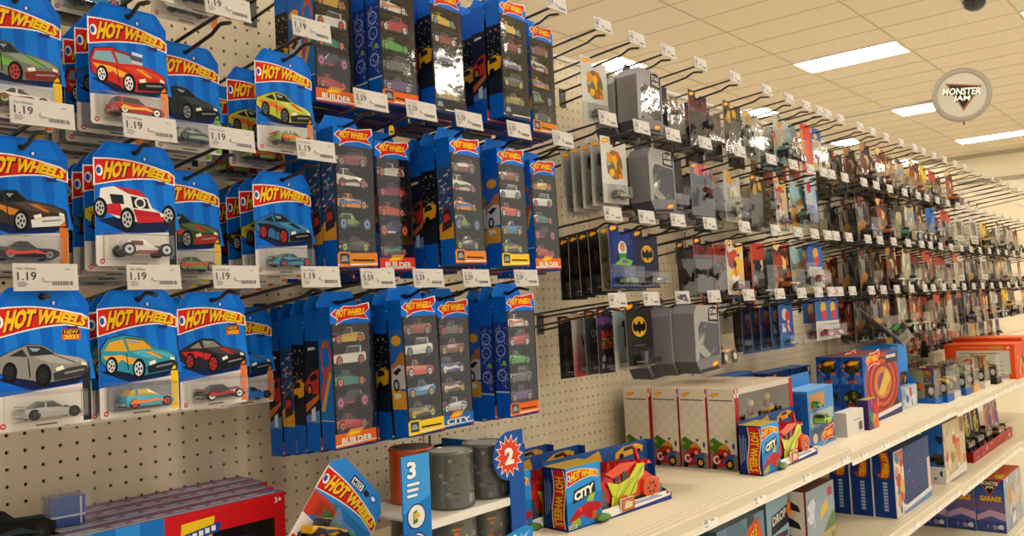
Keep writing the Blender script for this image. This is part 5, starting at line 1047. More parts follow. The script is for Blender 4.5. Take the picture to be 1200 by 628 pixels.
for k_, x, y, z, lab in (('orange', 22.1, -10.7, 4.6, 'orange red can on the upper tier of the blue display'), ('grey', 22.3, -14.3, 4.6, 'grey can with a barcode, middle of the upper tier'), ('grey', 25.9, -14.2, 4.6, 'grey can on the upper tier behind the red 2 burst'),
                        ('grey', 22.0, -10.7, .31, 'grey can at the dark end of the lower tier, behind the 3 panel'), ('art', 22.4, -14.3, .31, 'can with bright lettering print, middle of the lower tier'), ('art', 25.9, -14.3, .31, 'can with bright print on the lower tier, behind the blue banner')):
    tag(inst(CN[k_], (x, y, S1[0] + .01 + z), R.uniform(-.3, .3)), lab, 'toy can', 'cans in the blue display')

# dragon truck boxes
def dragon_box():
    root = empty('boxed_dragon_truck'); EXTRA.append(root); L, D, H = 14.2, 2.55, 5.25; PW, PH = 4.3, 4.95; NB = '16306e'; SQ = Matrix.Diagonal((1, .66, .86, 1))
    m = MB(); f = FF(0, 0, 0); fl = FLD(lambda a, b: Vector((0, -a, b)), D)
    m.box(0, L, 0, D, 0, .12, NB); m.box(0, L, D - .12, D, .12, H, '1f4fa0', front='24508f')             # base and backing card
    m.face([(0, D, 0), (0, 0, 0), (0, 0, PH), (0, D, PH)], NB); m.rect(f, 0, .1, PW, PH, '1f7ccc', 0); m.face([(0, 0, PH), (PW, 0, PH), (PW, D - .1, PH), (0, D - .1, PH)], 'b89a3a')
    m.face([(PW, 0, .1), (PW, D - .1, .1), (PW, D - .1, PH), (PW, 0, PH)], '4a5560'); m.face([(L, 0, 0), (L, D, 0), (L, D, H), (L, D - .9, H), (L, D - .9, 1.2), (L, 0, .6)], '1f4fa0')
    # left face: navy with lettering lines and a vertical flame
    g = Fr((0, D, 0), (0, -1, 0))
    v = lambda p, q: (1.15 + q * 1.15 + .16 * math.sin(p * 6), PH - .15 - p * (PH - .3))
    for e, c, w_ in ((.08, 'efe9dc', .006), (0, RED, .01)):
        N = 10
        for i in range(N): m.pol(g, [v(i / N, 1 + e), v(i / N, -e), v((i + 1) / N, -e), v((i + 1) / N, 1 + e)], c, w_)
    m.text(g, 'HOT WHEELS', 0, 0, 0, 0, '5c0d0d', .014, .06, lambda p, q: v(.1 + p * .86, .1 + q * .8)); m.text(g, 'HOT WHEELS', 0, 0, 0, 0, YEL, .02, .035, lambda p, q: v(.11 + p * .84, .12 + q * .76))
    for q in range(4): m.rect(g, .2 + q * .2, 1.0 + .2 * q, .28 + q * .2, PH - 1.0 - .3 * (q % 2), '7f93c4', .006)
    # left front panel
    m.pol(f, [(0, 2.2), (PW, 2.6), (PW, PH), (0, PH)], '2f96e0', .004); logo(m, f, .15, 4.0, 3.5, 1.15, w=.012)
    m.pol(f, [(.7, 2.05), (3.6, 2.6), (3.5, 3.5), (.9, 3.1)], '23262c', .02); m.text(f, 'CITY', 0, 0, 0, 0, 'f2efe2', .028, .06, lambda p, q: (.9 + 2.5 * p, 2.2 + .42 * p + q * .75))
    m.pol(f, [(.2, .8), (1.2, 1.6), (2.6, 1.9), (4.1, 1.7), (4.3, 1.2), (3.2, .9), (2.8, .5), (1.9, 1.0), (.6, .5)], 'b81c24', .012); m.pol(f, [(.3, .3), (1.6, .3), (1.5, .9), (.5, .7)], '8ab02a', .016); m.pol(f, [(3.0, .4), (3.6, .35), (3.6, 1.1), (3.1, 1.1)], 'c8641e', .018); m.pol(f, [(2.4, 2.0), (3.2, 1.9), (3.6, 2.7), (2.8, 2.5)], 'a8c02a', .016); m.rect(f, .1, .12, 1.1, .45, 'd8d4cc', .02); m.ell(f, 1.6, 1.5, .25, .2, 'd84a3a', .018, 8)
    for q in range(5): m.rect(f, .2 + q * .17, .14, .28 + q * .17, .42, '2a2a2a', .024)
    fb = Fr((0, D - .12, .25), (1, 0, 0), (0, 0, .82)); fb.v = fb.v * .8; m.pol(fb, [(9.4, 4.7), (13.4, 5.0), (13.6, 5.6), (12.6, 6.0), (10.6, 5.9), (9.5, 5.4)], 'd8a02a', .01); m.pol(fb, [(10.5, 5.4), (12.3, 5.5), (12, 5.85), (10.8, 5.8)], '2a2a2c', .014); m.ell(fb, 10.3, 4.95, .35, .3, '1a1a1c', .016, 12); m.ell(fb, 12.8, 5.1, .35, .3, '1a1a1c', .016, 12); m.pol(fb, [(5.2, 4.6), (7.6, 4.9), (7.2, 6.1), (5.4, 5.6)], 'c89a2a', .01)
    # sloping front lip with lettering bars
    s = Fr((PW, -.02, .1), (1, 0, 0), (0, .35, 1)); m.pol(s, [(0, 0), (L - PW, 0), (L - PW, .75), (0, .75)], 'e8e4dc', .0); m.pol(s, [(0, 0), (L - PW, 0), (L - PW, .28)], '2a3a8a', .006); m.rect(s, 3.2, .42, 8.6, .5, '3a4a9a', .008); m.rect(s, 4.2, .56, 8.2, .63, '3a4a9a', .008); m.rect(s, L - PW - .55, .45, L - PW - .15, .7, 'c8252b', .01)
    m.box(6.8, 8.6, -.12, .1, .25, 1.3, 'efe6d8', front='b8622a'); m.rect(FF(0, -.12, 0), 6.95, .35, 8.45, 1.2, 'c8804a', .01); m.pol(FF(0, -.12, 0), [(7.1, .45), (8.2, .5), (8.3, .9), (7.4, 1.1)], 'd8d0c0', .014)
    m.build('carton', M_PRINT, root)
    # the toy: red scaled body, lime wing, orange wheels
    t = MB(); RD = 'd0201c'; LM = 'c3cf1e'
    prof = [(5.2, 1.6, 3.2, .7), (6.0, 1.2, 4.2, 1.0), (8.0, 1.1, 4.6, 1.1), (10.0, 1.2, 4.3, 1.05), (11.4, 1.3, 3.4, .95), (12.6, 1.4, 2.6, .8), (13.6, 1.5, 2.2, .5)]
    t.loft([[(x, 1.7 + y, z) for _, y, z in ring_sec(x, a, b, h, .7)] for x, a, b, h in prof], RD, False)
    for q in range(7): x = 6 + q * .95; t.face([(x, 1.2, 4.1 + .3 * math.sin(q)), (x + .9, 1.2, 4.0), (x + .2, 1.0, 5.2 - .12 * q)], 'e8302a'); t.face([(x, 2.2, 4.1), (x + .9, 2.2, 4.0), (x + .2, 2.0, 5.3 - .12 * q)], 'b81a18'); t.face([(x, 1.2, 4.1), (x + .2, 1.0, 5.2 - .12 * q), (x + .2, 2.0, 5.3 - .12 * q), (x, 2.2, 4.1)], 'c8201c')
    t.loft([[(11.0, 1.4, 3.2), (11.5, 1.4, 3.1), (11.5, 1.9, 3.1), (11.0, 1.9, 3.2)], [(10.4, 1.4, 5.9), (10.55, 1.4, 5.9), (10.55, 1.9, 5.9), (10.4, 1.9, 5.9)]], 'd8241e', False)
    t.box(5.0, 6.0, .9, 2.5, .6, 2.6, '55585a'); t.box(6, 12.8, 1.0, 2.4, .5, 1.3, '4a4c50'); t.box(12.6, 13.8, 1.1, 2.3, .5, 1.6, '7a7d80')
    t.box(6.6, 7.2, .55, .7, 2.5, 3.9, '1c1c1e'); t.box(7.6, 8.4, .5, .65, 2.6, 4.0, '2a2a2c'); t.face([(5.4, .6, 4.2), (7.4, .5, 4.9), (9.8, .5, 4.7), (8.2, .5, 4.0), (6.4, .55, 3.6)], 'e0481c')
    t.rot(SQ); t.build('toy_dragon_truck', M_TOY, root)
    wg = MB(); pts = [(5.9, .6), (6.1, 2.0), (5.5, 3.4), (7.1, 2.9), (8.6, 3.3), (9.8, 4.5), (10.8, 4.3), (10.6, 3.3), (9.7, 2.7), (9.4, 1.7), (8.6, 1.5), (7.4, .7)]
    F1, F2 = FF(0, .42, 0), FF(0, .52, 0); wg.pol(F1, pts, LM, 0); wg.pol(F2, pts, 'a9b61a', 0)
    for i in range(len(pts)): a, b = pts[i], pts[(i + 1) % len(pts)]; wg.face([F1(*a), F2(*a), F2(*b), F1(*b)], LM)
    for a, b in (((6.0, .7), (10.6, 4.2)), ((6.0, .8), (7.2, 2.8)), ((6.0, .8), (8.7, 3.2)), ((8.5, 1.5), (10.6, 4.2)), ((6.1, 2.0), (7.6, 1.0))): wg.tube([F1(a[0], a[1], .02), F1(b[0], b[1], .02)], .06, '98a516', 5)
    wg.rot(SQ); wg.build('toy_wing', M_TOY, root)
    for x in (7.6, 11.6):
        wh = MB(); wh.cyl((x, .35, 1.75 if x > 9 else 1.0), (x, 1.0, 1.75 if x > 9 else 1.0), 1.15 if x > 9 else .8, 'e2581a', 22); z = 1.75 if x > 9 else 1.0
        wh.cyl((x, .35, z), (x, .3, z), (.9 if x > 9 else .6), 'c84a14', 18)
        for q in range(6): tt = q * math.pi / 3; wh.box(x + .5 * math.cos(tt) - .1, x + .5 * math.cos(tt) + .1, .24, .32, z + .5 * math.sin(tt) - .1, z + .5 * math.sin(tt) + .1, '2a1a10')
        wh.rot(SQ); wh.build('toy_wheel', M_TOY, root)
    g = MB(); g.loft([[(x, -.25 + y, z) for _, y, z in ring_sec(x, a, b, h)] for x, a, b, h in ((3.3, .3, .5, .2), (3.7, .25, .75, .28), (4.4, .25, .7, .28), (4.9, .3, .5, .2))], '4f8a2a', False); g.box(3.6, 4.5, -.5, 0, .15, .3, '1c1c1c'); g.build('toy_car', M_TOY, root)
    return root
db = dragon_box(); GD = 'dragon truck window boxes'
for i, lab in enumerate(('open navy box with a red and lime dragon truck, frontmost beside the can display', 'open navy dragon truck box directly behind the front one near the can display', 'open navy dragon truck box third from the front near the can display', 'open navy dragon truck box last against the pegboard')):
    tag(inst(db, ((35.4, 30.0, 29.1, 28.4)[i], (-14.0, -11.3, -8.4, -5.5)[i], S1[1] + .01), -.08 if i == 0 else 0), lab, 'toy box', GD)
tag(inst(db, (62.4, -18.15, S1[1] + .01), -.005), 'open navy dragon truck box standing before the white kart boxes', 'toy box', GD)

# kart boxes
def kart_box():
    root = empty('kart_box'); EXTRA.append(root); L, D, H = 14.6, 3.15, 8.4; m = MB(); f = FF(0, 0, 0); g = Fr((0, D, 0), (0, -1, 0)); RD = 'b0161e'; w0, w1, z0, z1 = .9, L - .9, .9, H - .6
    for a0, b0, a1, b1, c in ((0, 0, w0, H, RD), (w1, 0, L, H, RD), (w0, 0, w1, z0, 'c9c5bb'), (w0, z1, w1, H, 'cfc6b8')): m.rect(f, a0, b0, a1, b1, c, 0)
    for q in ([(w0, 0, z0), (w0, D - .1, z0), (w0, D - .1, z1), (w0, 0, z1)], [(w1, D - .1, z0), (w1, 0, z0), (w1, 0, z1), (w1, D - .1, z1)], [(w0, 0, z0), (w1, 0, z0), (w1, D - .1, z0), (w0, D - .1, z0)], [(w0, D - .1, z1), (w1, D - .1, z1), (w1, 0, z1), (w0, 0, z1)], [(w0, D - .1, z0), (w1, D - .1, z0), (w1, D - .1, z1), (w0, D - .1, z1)]): m.face(q, '8a8478')
    m.face([(0, D, 0), (0, 0, 0), (0, 0, H), (0, D, H)], 'e6dcc8'); m.face([(L, 0, 0), (L, D, 0), (L, D, H), (L, 0, H)], RD); m.face([(L, D, 0), (0, D, 0), (0, D, H), (L, D, H)], '8a867c'); m.face([(0, 0, H), (L, 0, H), (L, D, H), (0, D, H)], 'c9b8a4')
    for q in range(6):
        m.rect(f, .05 + (q % 3) * .28, H - .9 + (q // 3) * .42, .33 + (q % 3) * .28, H - .48 + (q // 3) * .42, ('efe8e0', RD)[q % 2], .006)
    # side: plain pale card with faint checks, flame mark, and generic kart picture below
    for a in range(5):
        for b_ in range(7):
            if (a + b_) % 2: m.rect(g, a * .62, 3.0 + b_ * .62, a * .62 + .62, 3.62 + b_ * .62, 'dfd4c0', .003)
    mini_logo(m, g, .3, H - .85, 1.1, .006); m.rect(g, .2, H - 1.25, 2.9, H - 1.12, '6a665e', .006)
    m.pol(g, [(0, 0), (D, 0), (D, 1.6), (0, 2.2)], '7d7a74', .006); m.pol(g, [(0, 2.1), (.1, 3.0), (.5, 3.3), (1.2, 2.9), (2.0, 2.5), (2.5, 1.9), (.6, 1.7)], '46761f', .01); blobs(m, g, .1, 1.8, 2.2, 3.1, ['5f9a2a', '2f5a1c', '8ab83a', 'c8902a'], 7, 4, .014, .1, .25)
    m.pol(g, [(1.0, 2.2), (1.7, 2.8), (2.3, 2.3), (1.5, 2.0)], 'cf8f2a', .022)
    m.pol(g, [(.15, .6), (.35, 1.5), (1.3, 2.2), (2.3, 1.9), (2.7, 1.0), (1.9, .35), (.7, .2)], 'b01c22', .026); m.pol(g, [(1.4, .6), (2.6, .9), (2.85, 1.7), (1.9, 1.5)], '2f5a9a', .03); m.ell(g, .75, 1.0, .42, .45, 'ddd6cc', .034, 14); m.ell(g, .78, 1.0, .24, .27, 'b01c22', .038, 12)
    m.ell(g, 2.25, .62, .5, .55, '151516', .04, 16); m.ell(g, 2.25, .62, .27, .3, 'd6a228', .044, 12); m.ell(g, .5, .3, .3, .32, '151516', .04, 14); m.ell(g, 1.75, 1.85, .36, .36, 'b01c22', .046, 12); m.ell(g, 1.8, 1.65, .2, .2, 'd8a878', .05, 10); m.pol(g, [(1.0, 1.0), (1.6, 1.2), (1.5, 1.6), (1.05, 1.5)], '1c1c20', .042); m.ell(g, 2.75, 2.5, .16, .34, '3a4a8a', .02, 8); m.ell(g, 2.8, 2.15, .14, .16, 'c8b8a0', .024, 8)
    m.build('carton', M_PRINT, root)
    wb = MB(); wb.rect(f, w0, z0, w1, z1, 'ffffff', -.03); wb.build('window_film', M_CLEAR, root)
    for i, (c1, c2) in enumerate((('b8262c', 'e0d8cc'), ('d8d0c0', 'b82a30'), ('c8a02a', '8a3a2a'))):
        k = MB(); k.loft([ring_sec(x, a, b, h) for x, a, b, h in ((-1.3, .3, .7, .4), (-.3, .2, .9, .6), (.6, .2, .6, .5), (1.4, .3, .5, .2))], c1, False); k.cyl((-.3, 0, .7), (-.3, 0, 1.6), .34, c2, 10, .28); k.loft([[(-.3 + r_ * math.cos(t), r_ * math.sin(t), z) for t in (j * math.pi / 5 for j in range(10))] for r_, z in ((.2, 1.55), (.4, 1.75), (.42, 2.0), (.25, 2.25))], c1); wheels_bm(k, (-.9, .9), .7, .34, .26, 'c8b040', 10); k.rot(Matrix.Scale(1.15, 4))
        o = k.build('toy_kart', M_TOY, root); o.location = ((2.8 + i * 4.2) * S, 1.5 * S, (z0 + 3.0 + .35 * i) * S); o.rotation_euler = (0, -.25, .2)
    return root
kb = kart_box()
for i, lab in enumerate(('white and red kart window box at the front of its row', 'white and red kart box directly behind the front one', 'white and red kart box third from the front', 'white and red kart box last in its row, against the pegboard')):
    tag(inst(kb, (63.6 - .25 * i - (.3 if i == 3 else 0), -14.9 + 3.25 * i, S1[1] + .01), -.012 + .01 * i), lab, 'toy box', 'kart window boxes')

# small blue car set box
def mini_deco(mb, f, fl, ft, L, D, H):
    g = Fr((0, D, 0), (0, -1, 0)); mb.rect(g, 0, H - .3, D, H, '3a8ae0', .006); mb.pol(g, [(.4, H - 2.9), (1.0, H - 2.9), (1.1, H - .6), (.5, H - .4)], 'e0a01e', .008); mb.pol(g, [(.5, H - 2.7), (.9, H - 2.7), (1.0, H - .8), (.6, H - .7)], YEL, .012)
    mb.rect(f, 0, 0, L, H, '3f8fd8', .004); mb.rect(f, .6, H - 2.4, 6.2, H - .5, 'b8854a', .008); mb.rect(f, .6, 2.6, L - .4, H - 2.7, 'aab4b4', .01); mb.pol(f, [(.4, .6), (6.6, .9), (6.6, 2.4), (.4, 2.3)], '4a5a7a', .012); mb.rect(f, L - 3.4, .3, L - .3, 2.4, '6a4a3a', .014); mb.ell(f, L - 2, 1.6, .9, .7, 'd8602a', .02, 12); small_logo(mb, f, 4.0, .15, 5.0, .03); mb.ell(f, 2.0, 1.2, .9, .6, 'd8c8b0', .02, 10)
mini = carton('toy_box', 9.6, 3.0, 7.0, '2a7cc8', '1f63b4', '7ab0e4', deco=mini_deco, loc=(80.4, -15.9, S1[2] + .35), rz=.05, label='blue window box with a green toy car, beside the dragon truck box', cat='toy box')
mini.location.z = (S1[2] + .01 + ZF) * S
for q, (c, x, z, s_) in enumerate((('3a9a3a', 2.2, 4.9, 2.2), ('8ab82a', 3.2, 2.9, 3.6))):
    o = toy_car(('hatch', 'wagon')[q], c, '23301c', None, '2a2a2a', s_, 12).build('toy_car', M_TOY, mini); o.location = (x * S, -.62 * S * (s_ / 2.9), z * S)
m = MB(); m.box(0, 9.6, 2.9, 3.0, 7, 8.6, '2a7cc8'); mini_logo(m, FF(0, 2.9, 0), .5, 7.3, 2.4, .006); m.build('hang_header', M_PRINT, mini)

# large truck set boxes
def art_trucks(pal, seed):
    def d(mb, f, fl, ft, L, D, H):
        blobs(mb, f, .2, .2, L - .2, H - .2, pal, 26, seed, .006, .08, .2); g = Fr((0, D, 0), (0, -1, 0)); blobs(mb, g, .1, .1, D - .1, H - .1, pal, 8, seed + 1, .006)
    return d
def art_spiral(mb, f, fl, ft, L, D, H):
    blobs(mb, f, 0, 0, L, H, ['1f4a9a', '1a2a4a', '3a6ab0', '23262c'], 12, 8, .004)
    for q, (r1, c) in enumerate(((.46, 'b8301e'), (.4, '5a2a2a'), (.36, 'd0482a'), (.3, '8a2a20'), (.24, 'c87a3a'), (.15, '7a3a6a'))): mb.ell(f, L * .5, H * .55, L * r1, H * r1, c, .012 + q * .004, 20)
    mb.pol(f, [(L * .35, H * .4), (L * .6, H * .75), (L * .72, H * .6), (L * .5, H * .35)], 'd8b04a', .04); small_logo(mb, f, L * .08, H * .8, L * .36, .04); mb.rect(f, L * .6, H * .82, L * .95, H * .97, '2a2a2e', .03); mb.rect(f, L * .62, H * .9, L * .9, H * .95, 'c8ccd4', .034); mb.pol(f, [(L * .1, .1), (L, .1), (L, 1.4), (L * .1, .8)], '1f2f6e', .044); mb.pol(f, [(L * .1, .3), (L * .98, .9), (L * .98, 1.5), (L * .1, .9)], 'e4e0d8', .05); mb.rect(f, L * .05, H * .2, L * .35, H * .35, 'd86a2a', .04)
def art_set(mb, f, fl, ft, L, D, H):
    g = Fr((0, D, 0), (0, -1, 0)); blobs(mb, g, 0, 0, D, H, ['1f5ab0', '2a6ac8', '163f80', '3a8ad8'], 9, 5, .004)
    for r_ in range(2):
        cx, cy = D * .5, H * (.30 + .45 * r_); s = D * .24
        mb.ell(g, cx, cy + s * 1.3, s * 1.6, s * 1.4, '23301c', .02, 14); blobs(mb, g, cx - s * 1.6, cy + s * .1, cx + s * 1.6, cy + s * 2.4, ['3a3a1e', '8a9a2a', 'c8622a', '15180f', '5a6a2a'], 11, 7 + r_, .024, .12, .3)
        blobs(mb, g, cx - s * 1.5, cy - s * 1.9, cx + s * 1.5, cy + s * .3, ['c8402a', 'd85a2a', 'a82a20', '2a4a8a'], 9, 3 + r_, .036, .15, .35); mb.ell(g, cx - s * 1.4, cy - s * 1.2, s * .6, s * .8, '3a7ac8', .046, 12); mb.ell(g, cx + s * 1.4, cy - s * 1.2, s * .6, s * .8, '3a7ac8', .046, 12)
    mini_logo(mb, g, D * .3, H * .86, D * .6, .05); mb.rect(g, D * .1, H * .02, D * .9, H * .1, '8a8a3a', .046); art_spiral(mb, f, fl, ft, L, D, H)
for i in range(2): carton('truck_set_box', 16.4, 3.15, 9.5, '1c4fa4', '1c4fa4', '7a4a4a', deco=art_set, loc=(102.6 - .3 * i, -15.1 + 3.25 * i, S1[2] + .01), label=('big blue set box with a red spiral track picture on its front', 'big blue set box behind the red spiral one, truck pictures on its narrow side')[i], cat='toy box', group='big truck set boxes')
carton('toy_box', 6.4, 1.6, 3.1, 'dcd8ce', 'c4c0b6', 'e4e0d8', deco=lambda mb, f, fl, ft, L, D, H: (mb.rect(f, L - 2.0, .4, L - .6, 1.5, '8a867e', .006), [mb.rect(f, L - 1.95 + q * .16, .45, L - 1.88 + q * .16, 1.45, '2a2a2a', .01) for q in range(8)], mb.rect(f, 2.6, 1.8, 5.2, 1.95, '9a968e', .006), mb.rect(f, 4.6, .8, 5.0, 1.3, '8a867e', .006)), loc=(91.7, -16.3, S1[2] + .01), label='plain white box back with a barcode lying before the big truck box', cat='toy box')
carton('toy_box', 4.0, 1.3, 4.0, '5a2a5a', '3a2a6a', 'c8a83a', deco=lambda mb, f, fl, ft, L, D, H: blobs(mb, f, .1, .1, L - .1, H - .1, ['c8302a', '3a3a9a', 'd8a02a', '6a2a7a', 'e06a2a', '2a8a6a'], 14, 6, .006), loc=(98.6, -16.8, S1[2] + .01), label='small multicoloured box between the white box and the spiral track box', cat='toy box')
# tall open blue box
o = tag(empty('toy_box', (120.6, -14.7, S1[2] + .01), .0), 'tall bright blue box with an open front window, beside the red spiral box', 'toy box'); L, D, H = 8.2, 5.8, 9.8
m = MB(); m.box(0, L, 1.2, D, 0, H, '1478d0', front='1a80d8', left='1a84dc', top='3a96e8'); m.box(0, L, 0, 1.2, 0, 3.3, 'a8b8c4', left='6a9ac0', front='b8c4cc'); m.face([(0, 0, 3.3), (0, 1.2, 3.3), (0, 1.2, 5.0)], '1478d0'); m.face([(L, 0, 3.3), (L, 1.2, 3.3), (L, 1.2, 5.0)], '1478d0'); m.rect(FF(0, 1.2, 0), .4, 3.4, L - .4, 5.4, '2a2622', .01); blobs(m, FF(0, 1.2, 0), .6, 3.5, L - 1, 5.0, ['c8762a', 'd89a3a', '8a4a2a'], 6, 3, .02); blobs(m, FF(0, 0, 0), .1, .1, L - .1, 3.2, ['7a9ab0', 'c84a2a', 'd8dce0', '4a6a8a', 'b8c8d4'], 14, 4, .006)
m.build('carton', M_PRINT, o)
# clear truck boxes
GT = 'clear boxed trucks along the shelf edge'
def clear_truck(body, acc, base, loc, label, rz=0, s=1.):
    root = tag(empty('boxed_monster_truck', loc, rz), label, 'toy truck box', GT); L, D, H = 4.4 * s, 4.4 * s, 5.8 * s
    m = MB(); m.box(0, L, 0, D, 0, 1.2 * s, base); m.build('base_card', M_PRINT, root); b = MB(); b.box(.1, L - .1, D - .2, D - .1, 1.2 * s, H, acc, front=body); b.box(.1, .16, 1.6 * s, D - .2, 1.2 * s, H - .1, acc, left=acc); blobs(b, Fr((.1, D - .2, 0), (0, -1, 0)), .1, 1.4 * s, D - 2 * s, H - .3, [body, acc, '2a2a2c', 'c8622a', 'd8d4cc', '3a6aa0'], 9, int(loc[0]) + 3, .01); blobs(b, FF(0, D - .2, 0), .3, 1.4 * s, L - .3, H - .2, [acc, body, '2a2a2c', 'd8d4cc'], 7, int(loc[0]), .01); b.build('backing_card', M_PRINT, root)
    t = toy_truck(body, acc, 'c8c4bc', 4.1 * s).rot(Matrix.Diagonal((1, 1.15, 1.45, 1))); o = t.build('toy_truck', M_TOY, root); o.location = (L / 2 * S, D * .5 * S, 1.22 * s * S); o.rotation_euler = (0, 0, -1.45)
    c = MB(); c.box(.03, L - .03, .03, D - .03, 1.2 * s, H, 'ffffff'); c.build('clear_cover', M_CLEAR, root)
BB = '1a5aac'
clear_truck('3a3a2e', '8a8a6a', BB, (130.2, -17.0, S1[3] + .01), 'clear box with a dark truck on a blue base, first beside the tall blue box')
clear_truck('d8b01e', '8a3a6a', BB, (135.2, -17.6, S1[3] + .01), 'clear box with a yellow truck on a blue base')
clear_truck('b8b4aa', '6a5a4a', 'c8c2b4', (140.4, -17.4, S1[3] + .01), 'clear box with a silver grey truck on a cream base')
clear_truck('1f5a4a', '6a8a9a', BB, (146.2, -17.9, S1[3] + .01), 'clear box with a dark green truck on a blue base')
clear_truck('4a6a5a', 'd8c8a8', 'd8a05a', (151.6, -18.0, S1[3] + .01), 'clear box with a green truck on an orange base')
clear_truck('2a2a2a', 'd8d4cc', 'd4d0c6', (158.4, -18.4, S1[3] + .01), 'white edged clear box with a black truck, near the orange boxes')
clear_truck('6a4a2a', 'c89a3a', '2a2622', (166.4, -18.8, S1[3] + .01), 'dark brown boxed truck before the orange boxes')
for i, (x, b, a) in enumerate(((130.6, '6a8a3a', 'c8b83a'), (136.2, '8a4a6a', 'd8a84a'), (141.8, 'a85a4a', 'c8c0b0'), (147.4, '5a7a8a', 'c8b89a'), (153, '8a6a4a', 'b8b0a0'))):
    clear_truck(b, a, ('c8b8a8', '8a7a6a')[i % 2], (x, -11.6, S1[3] + .01), 'clear boxed truck standing %s along the back of the clear truck row' % ORD[i], 0, 1.15)
# orange boxes
def art_orange(mb, f, fl, ft, L, D, H):
    g = Fr((0, D, 0), (0, -1, 0)); mb.rect(g, 2.2, 1.3, D - .9, H - 1.3, 'c9c9bf', .006); mb.rect(g, 3, H - .75, D - 3, H - .6, 'f2a684', .008)
    for q in range(2): mb.rect(g, 2.6 + q * 4.2, H - 2.0, 6.0 + q * 4.2, H - 1.75, '8f8f88', .01)
    for q in range(12): mb.rect(g, 2.8 + (q % 4) * 2.2, 1.9 + (q // 4) * .9, 4.2 + (q % 4) * 2.2, 2.1 + (q // 4) * .9, 'a2a29a', .01)
    mb.rect(g, D - 3.2, .25, D - 1.3, 1.5, 'efeae0', .012); [mb.rect(g, D - 3.1 + q * .2, .4, D - 3.0 + q * .2, 1.35, '2a2a2a', .016) for q in range(9)]
    mb.rect(g, D - 4.5, H - 1.05, D - 2, H - .45, 'b89a4a', .01); mb.pol(g, [(D - 1.5, H - .9), (D - 1.1, H - .4), (D - .7, H - .9)], 'f0d8c8', .01); mb.rect(g, 4, .4, 7, .8, 'f0a07a', .01); blobs(mb, f, .3, .3, L - .3, H - .3, ['e86a2a', 'c8401a', 'd8b04a', '2a2a2a'], 10, 4, .006)
carton('launcher_box', 9.5, 13, 7.3, 'd84a1a', 'e2501a', 'e86a34', deco=art_orange, loc=(178.6, -19.9, S1[4] + .01), label='big orange box showing its white printed back, far along the shelf', cat='toy box', group='orange boxes at the far shelf end')
carton('launcher_box', 9.5, 13.5, 8.1, 'd84a1a', 'd84a1a', 'e8703a', deco=lambda mb, f, fl, ft, L, D, H: blobs(mb, f, .3, .3, L - .3, H - .3, ['e86a2a', 'c8401a', 'd8b04a', '2a2a2a'], 10, 4, .006), loc=(188.6, -19.6, S1[4] + .01), label='big orange box standing behind the one with the white back', cat='toy box', group='orange boxes at the far shelf end')
# pack fallen on the boxes, black flap
o = inst(PK['leaf'], (123.2, -9.6, 2.2), .1, -.85, .35); tag(o, 'olive truck pack fallen askew on top of the tall blue box', 'toy truck pack')
o = tag(empty('black_pouch', (147.6, -11.2, S1[3] + 6.72), .3), 'crumpled black pouch on top of the clear boxed trucks', 'pouch'); m = MB()
m.loft([[(-2.6, -.5, 0), (2.6, -.5, 0), (2.6, .7, 0), (-2.6, .7, 0)], [(-3.1, -.4, 1.6), (1.8, -.5, 1.2), (1.9, .6, 1.3), (-3.1, .5, 1.7)], [(-3.4, -.2, 3.0), (.6, -.25, 2.6), (.7, .3, 2.7), (-3.4, .3, 3.1)]], '1a191a', False); m.build('bag_body', M_PRINT, o)
m = MB(); m.pol(Fr((1.3, -.55, 1.2), (.8, 0, -.6), (.5, .05, .8)), [(0, 0), (2.2, .1), (2.4, 1.5), (.2, 1.3)], 'b8b0a4', 0); m.box(1.3, 1.5, -.5, -.4, 1.1, 1.4, 'b8b0a4'); m.build('label_flap', M_PRINT, o)
# boxes at the back of the shelf
carton('truck_set_box', 7.5, 3, 7.7, '1c3a6e', '1a4a94', '2a5aa4', deco=art_trucks(['23262c', '3a4a2a', 'c8902a', '1f5aa4', '15181f', 'd8a83a'], 4), loc=(95.2, -4.5, S1[2] + .01), label='dark blue truck box behind the small blue car box, against the pegboard', cat='toy box', group='boxes along the back of the shelf')
carton('truck_set_box', 7.5, 3, 7.7, '1c4a8e', '1a4a94', '2a5aa4', deco=art_trucks(['2a6ac0', 'd85a4a', 'c8d0d8', '1f3a7a', '23262c'], 8), loc=(103.4, -4.5, S1[2] + .01), label='blue box with a red print behind the big truck picture box', cat='toy box', group='boxes along the back of the shelf')
carton('toy_box', 14.5, 2.2, 8.2, '1f4fa0', '1a4488', '2a5aa8', deco=lambda mb, f, fl, ft, L, D, H: (mb.rect(f, 0, H - .25, L, H, '4a8ad0', .006), mb.rect(f, .5, 1, L - .5, H - 1, '2a62b4', .006)), loc=(79.4, -2.9, S1[1] + .01 if False else S1[2] + .55), label='long blue box lying behind the kart boxes, against the pegboard', cat='toy box', group='boxes along the back of the shelf').location.z = (S1[2] + .01 + ZF) * S

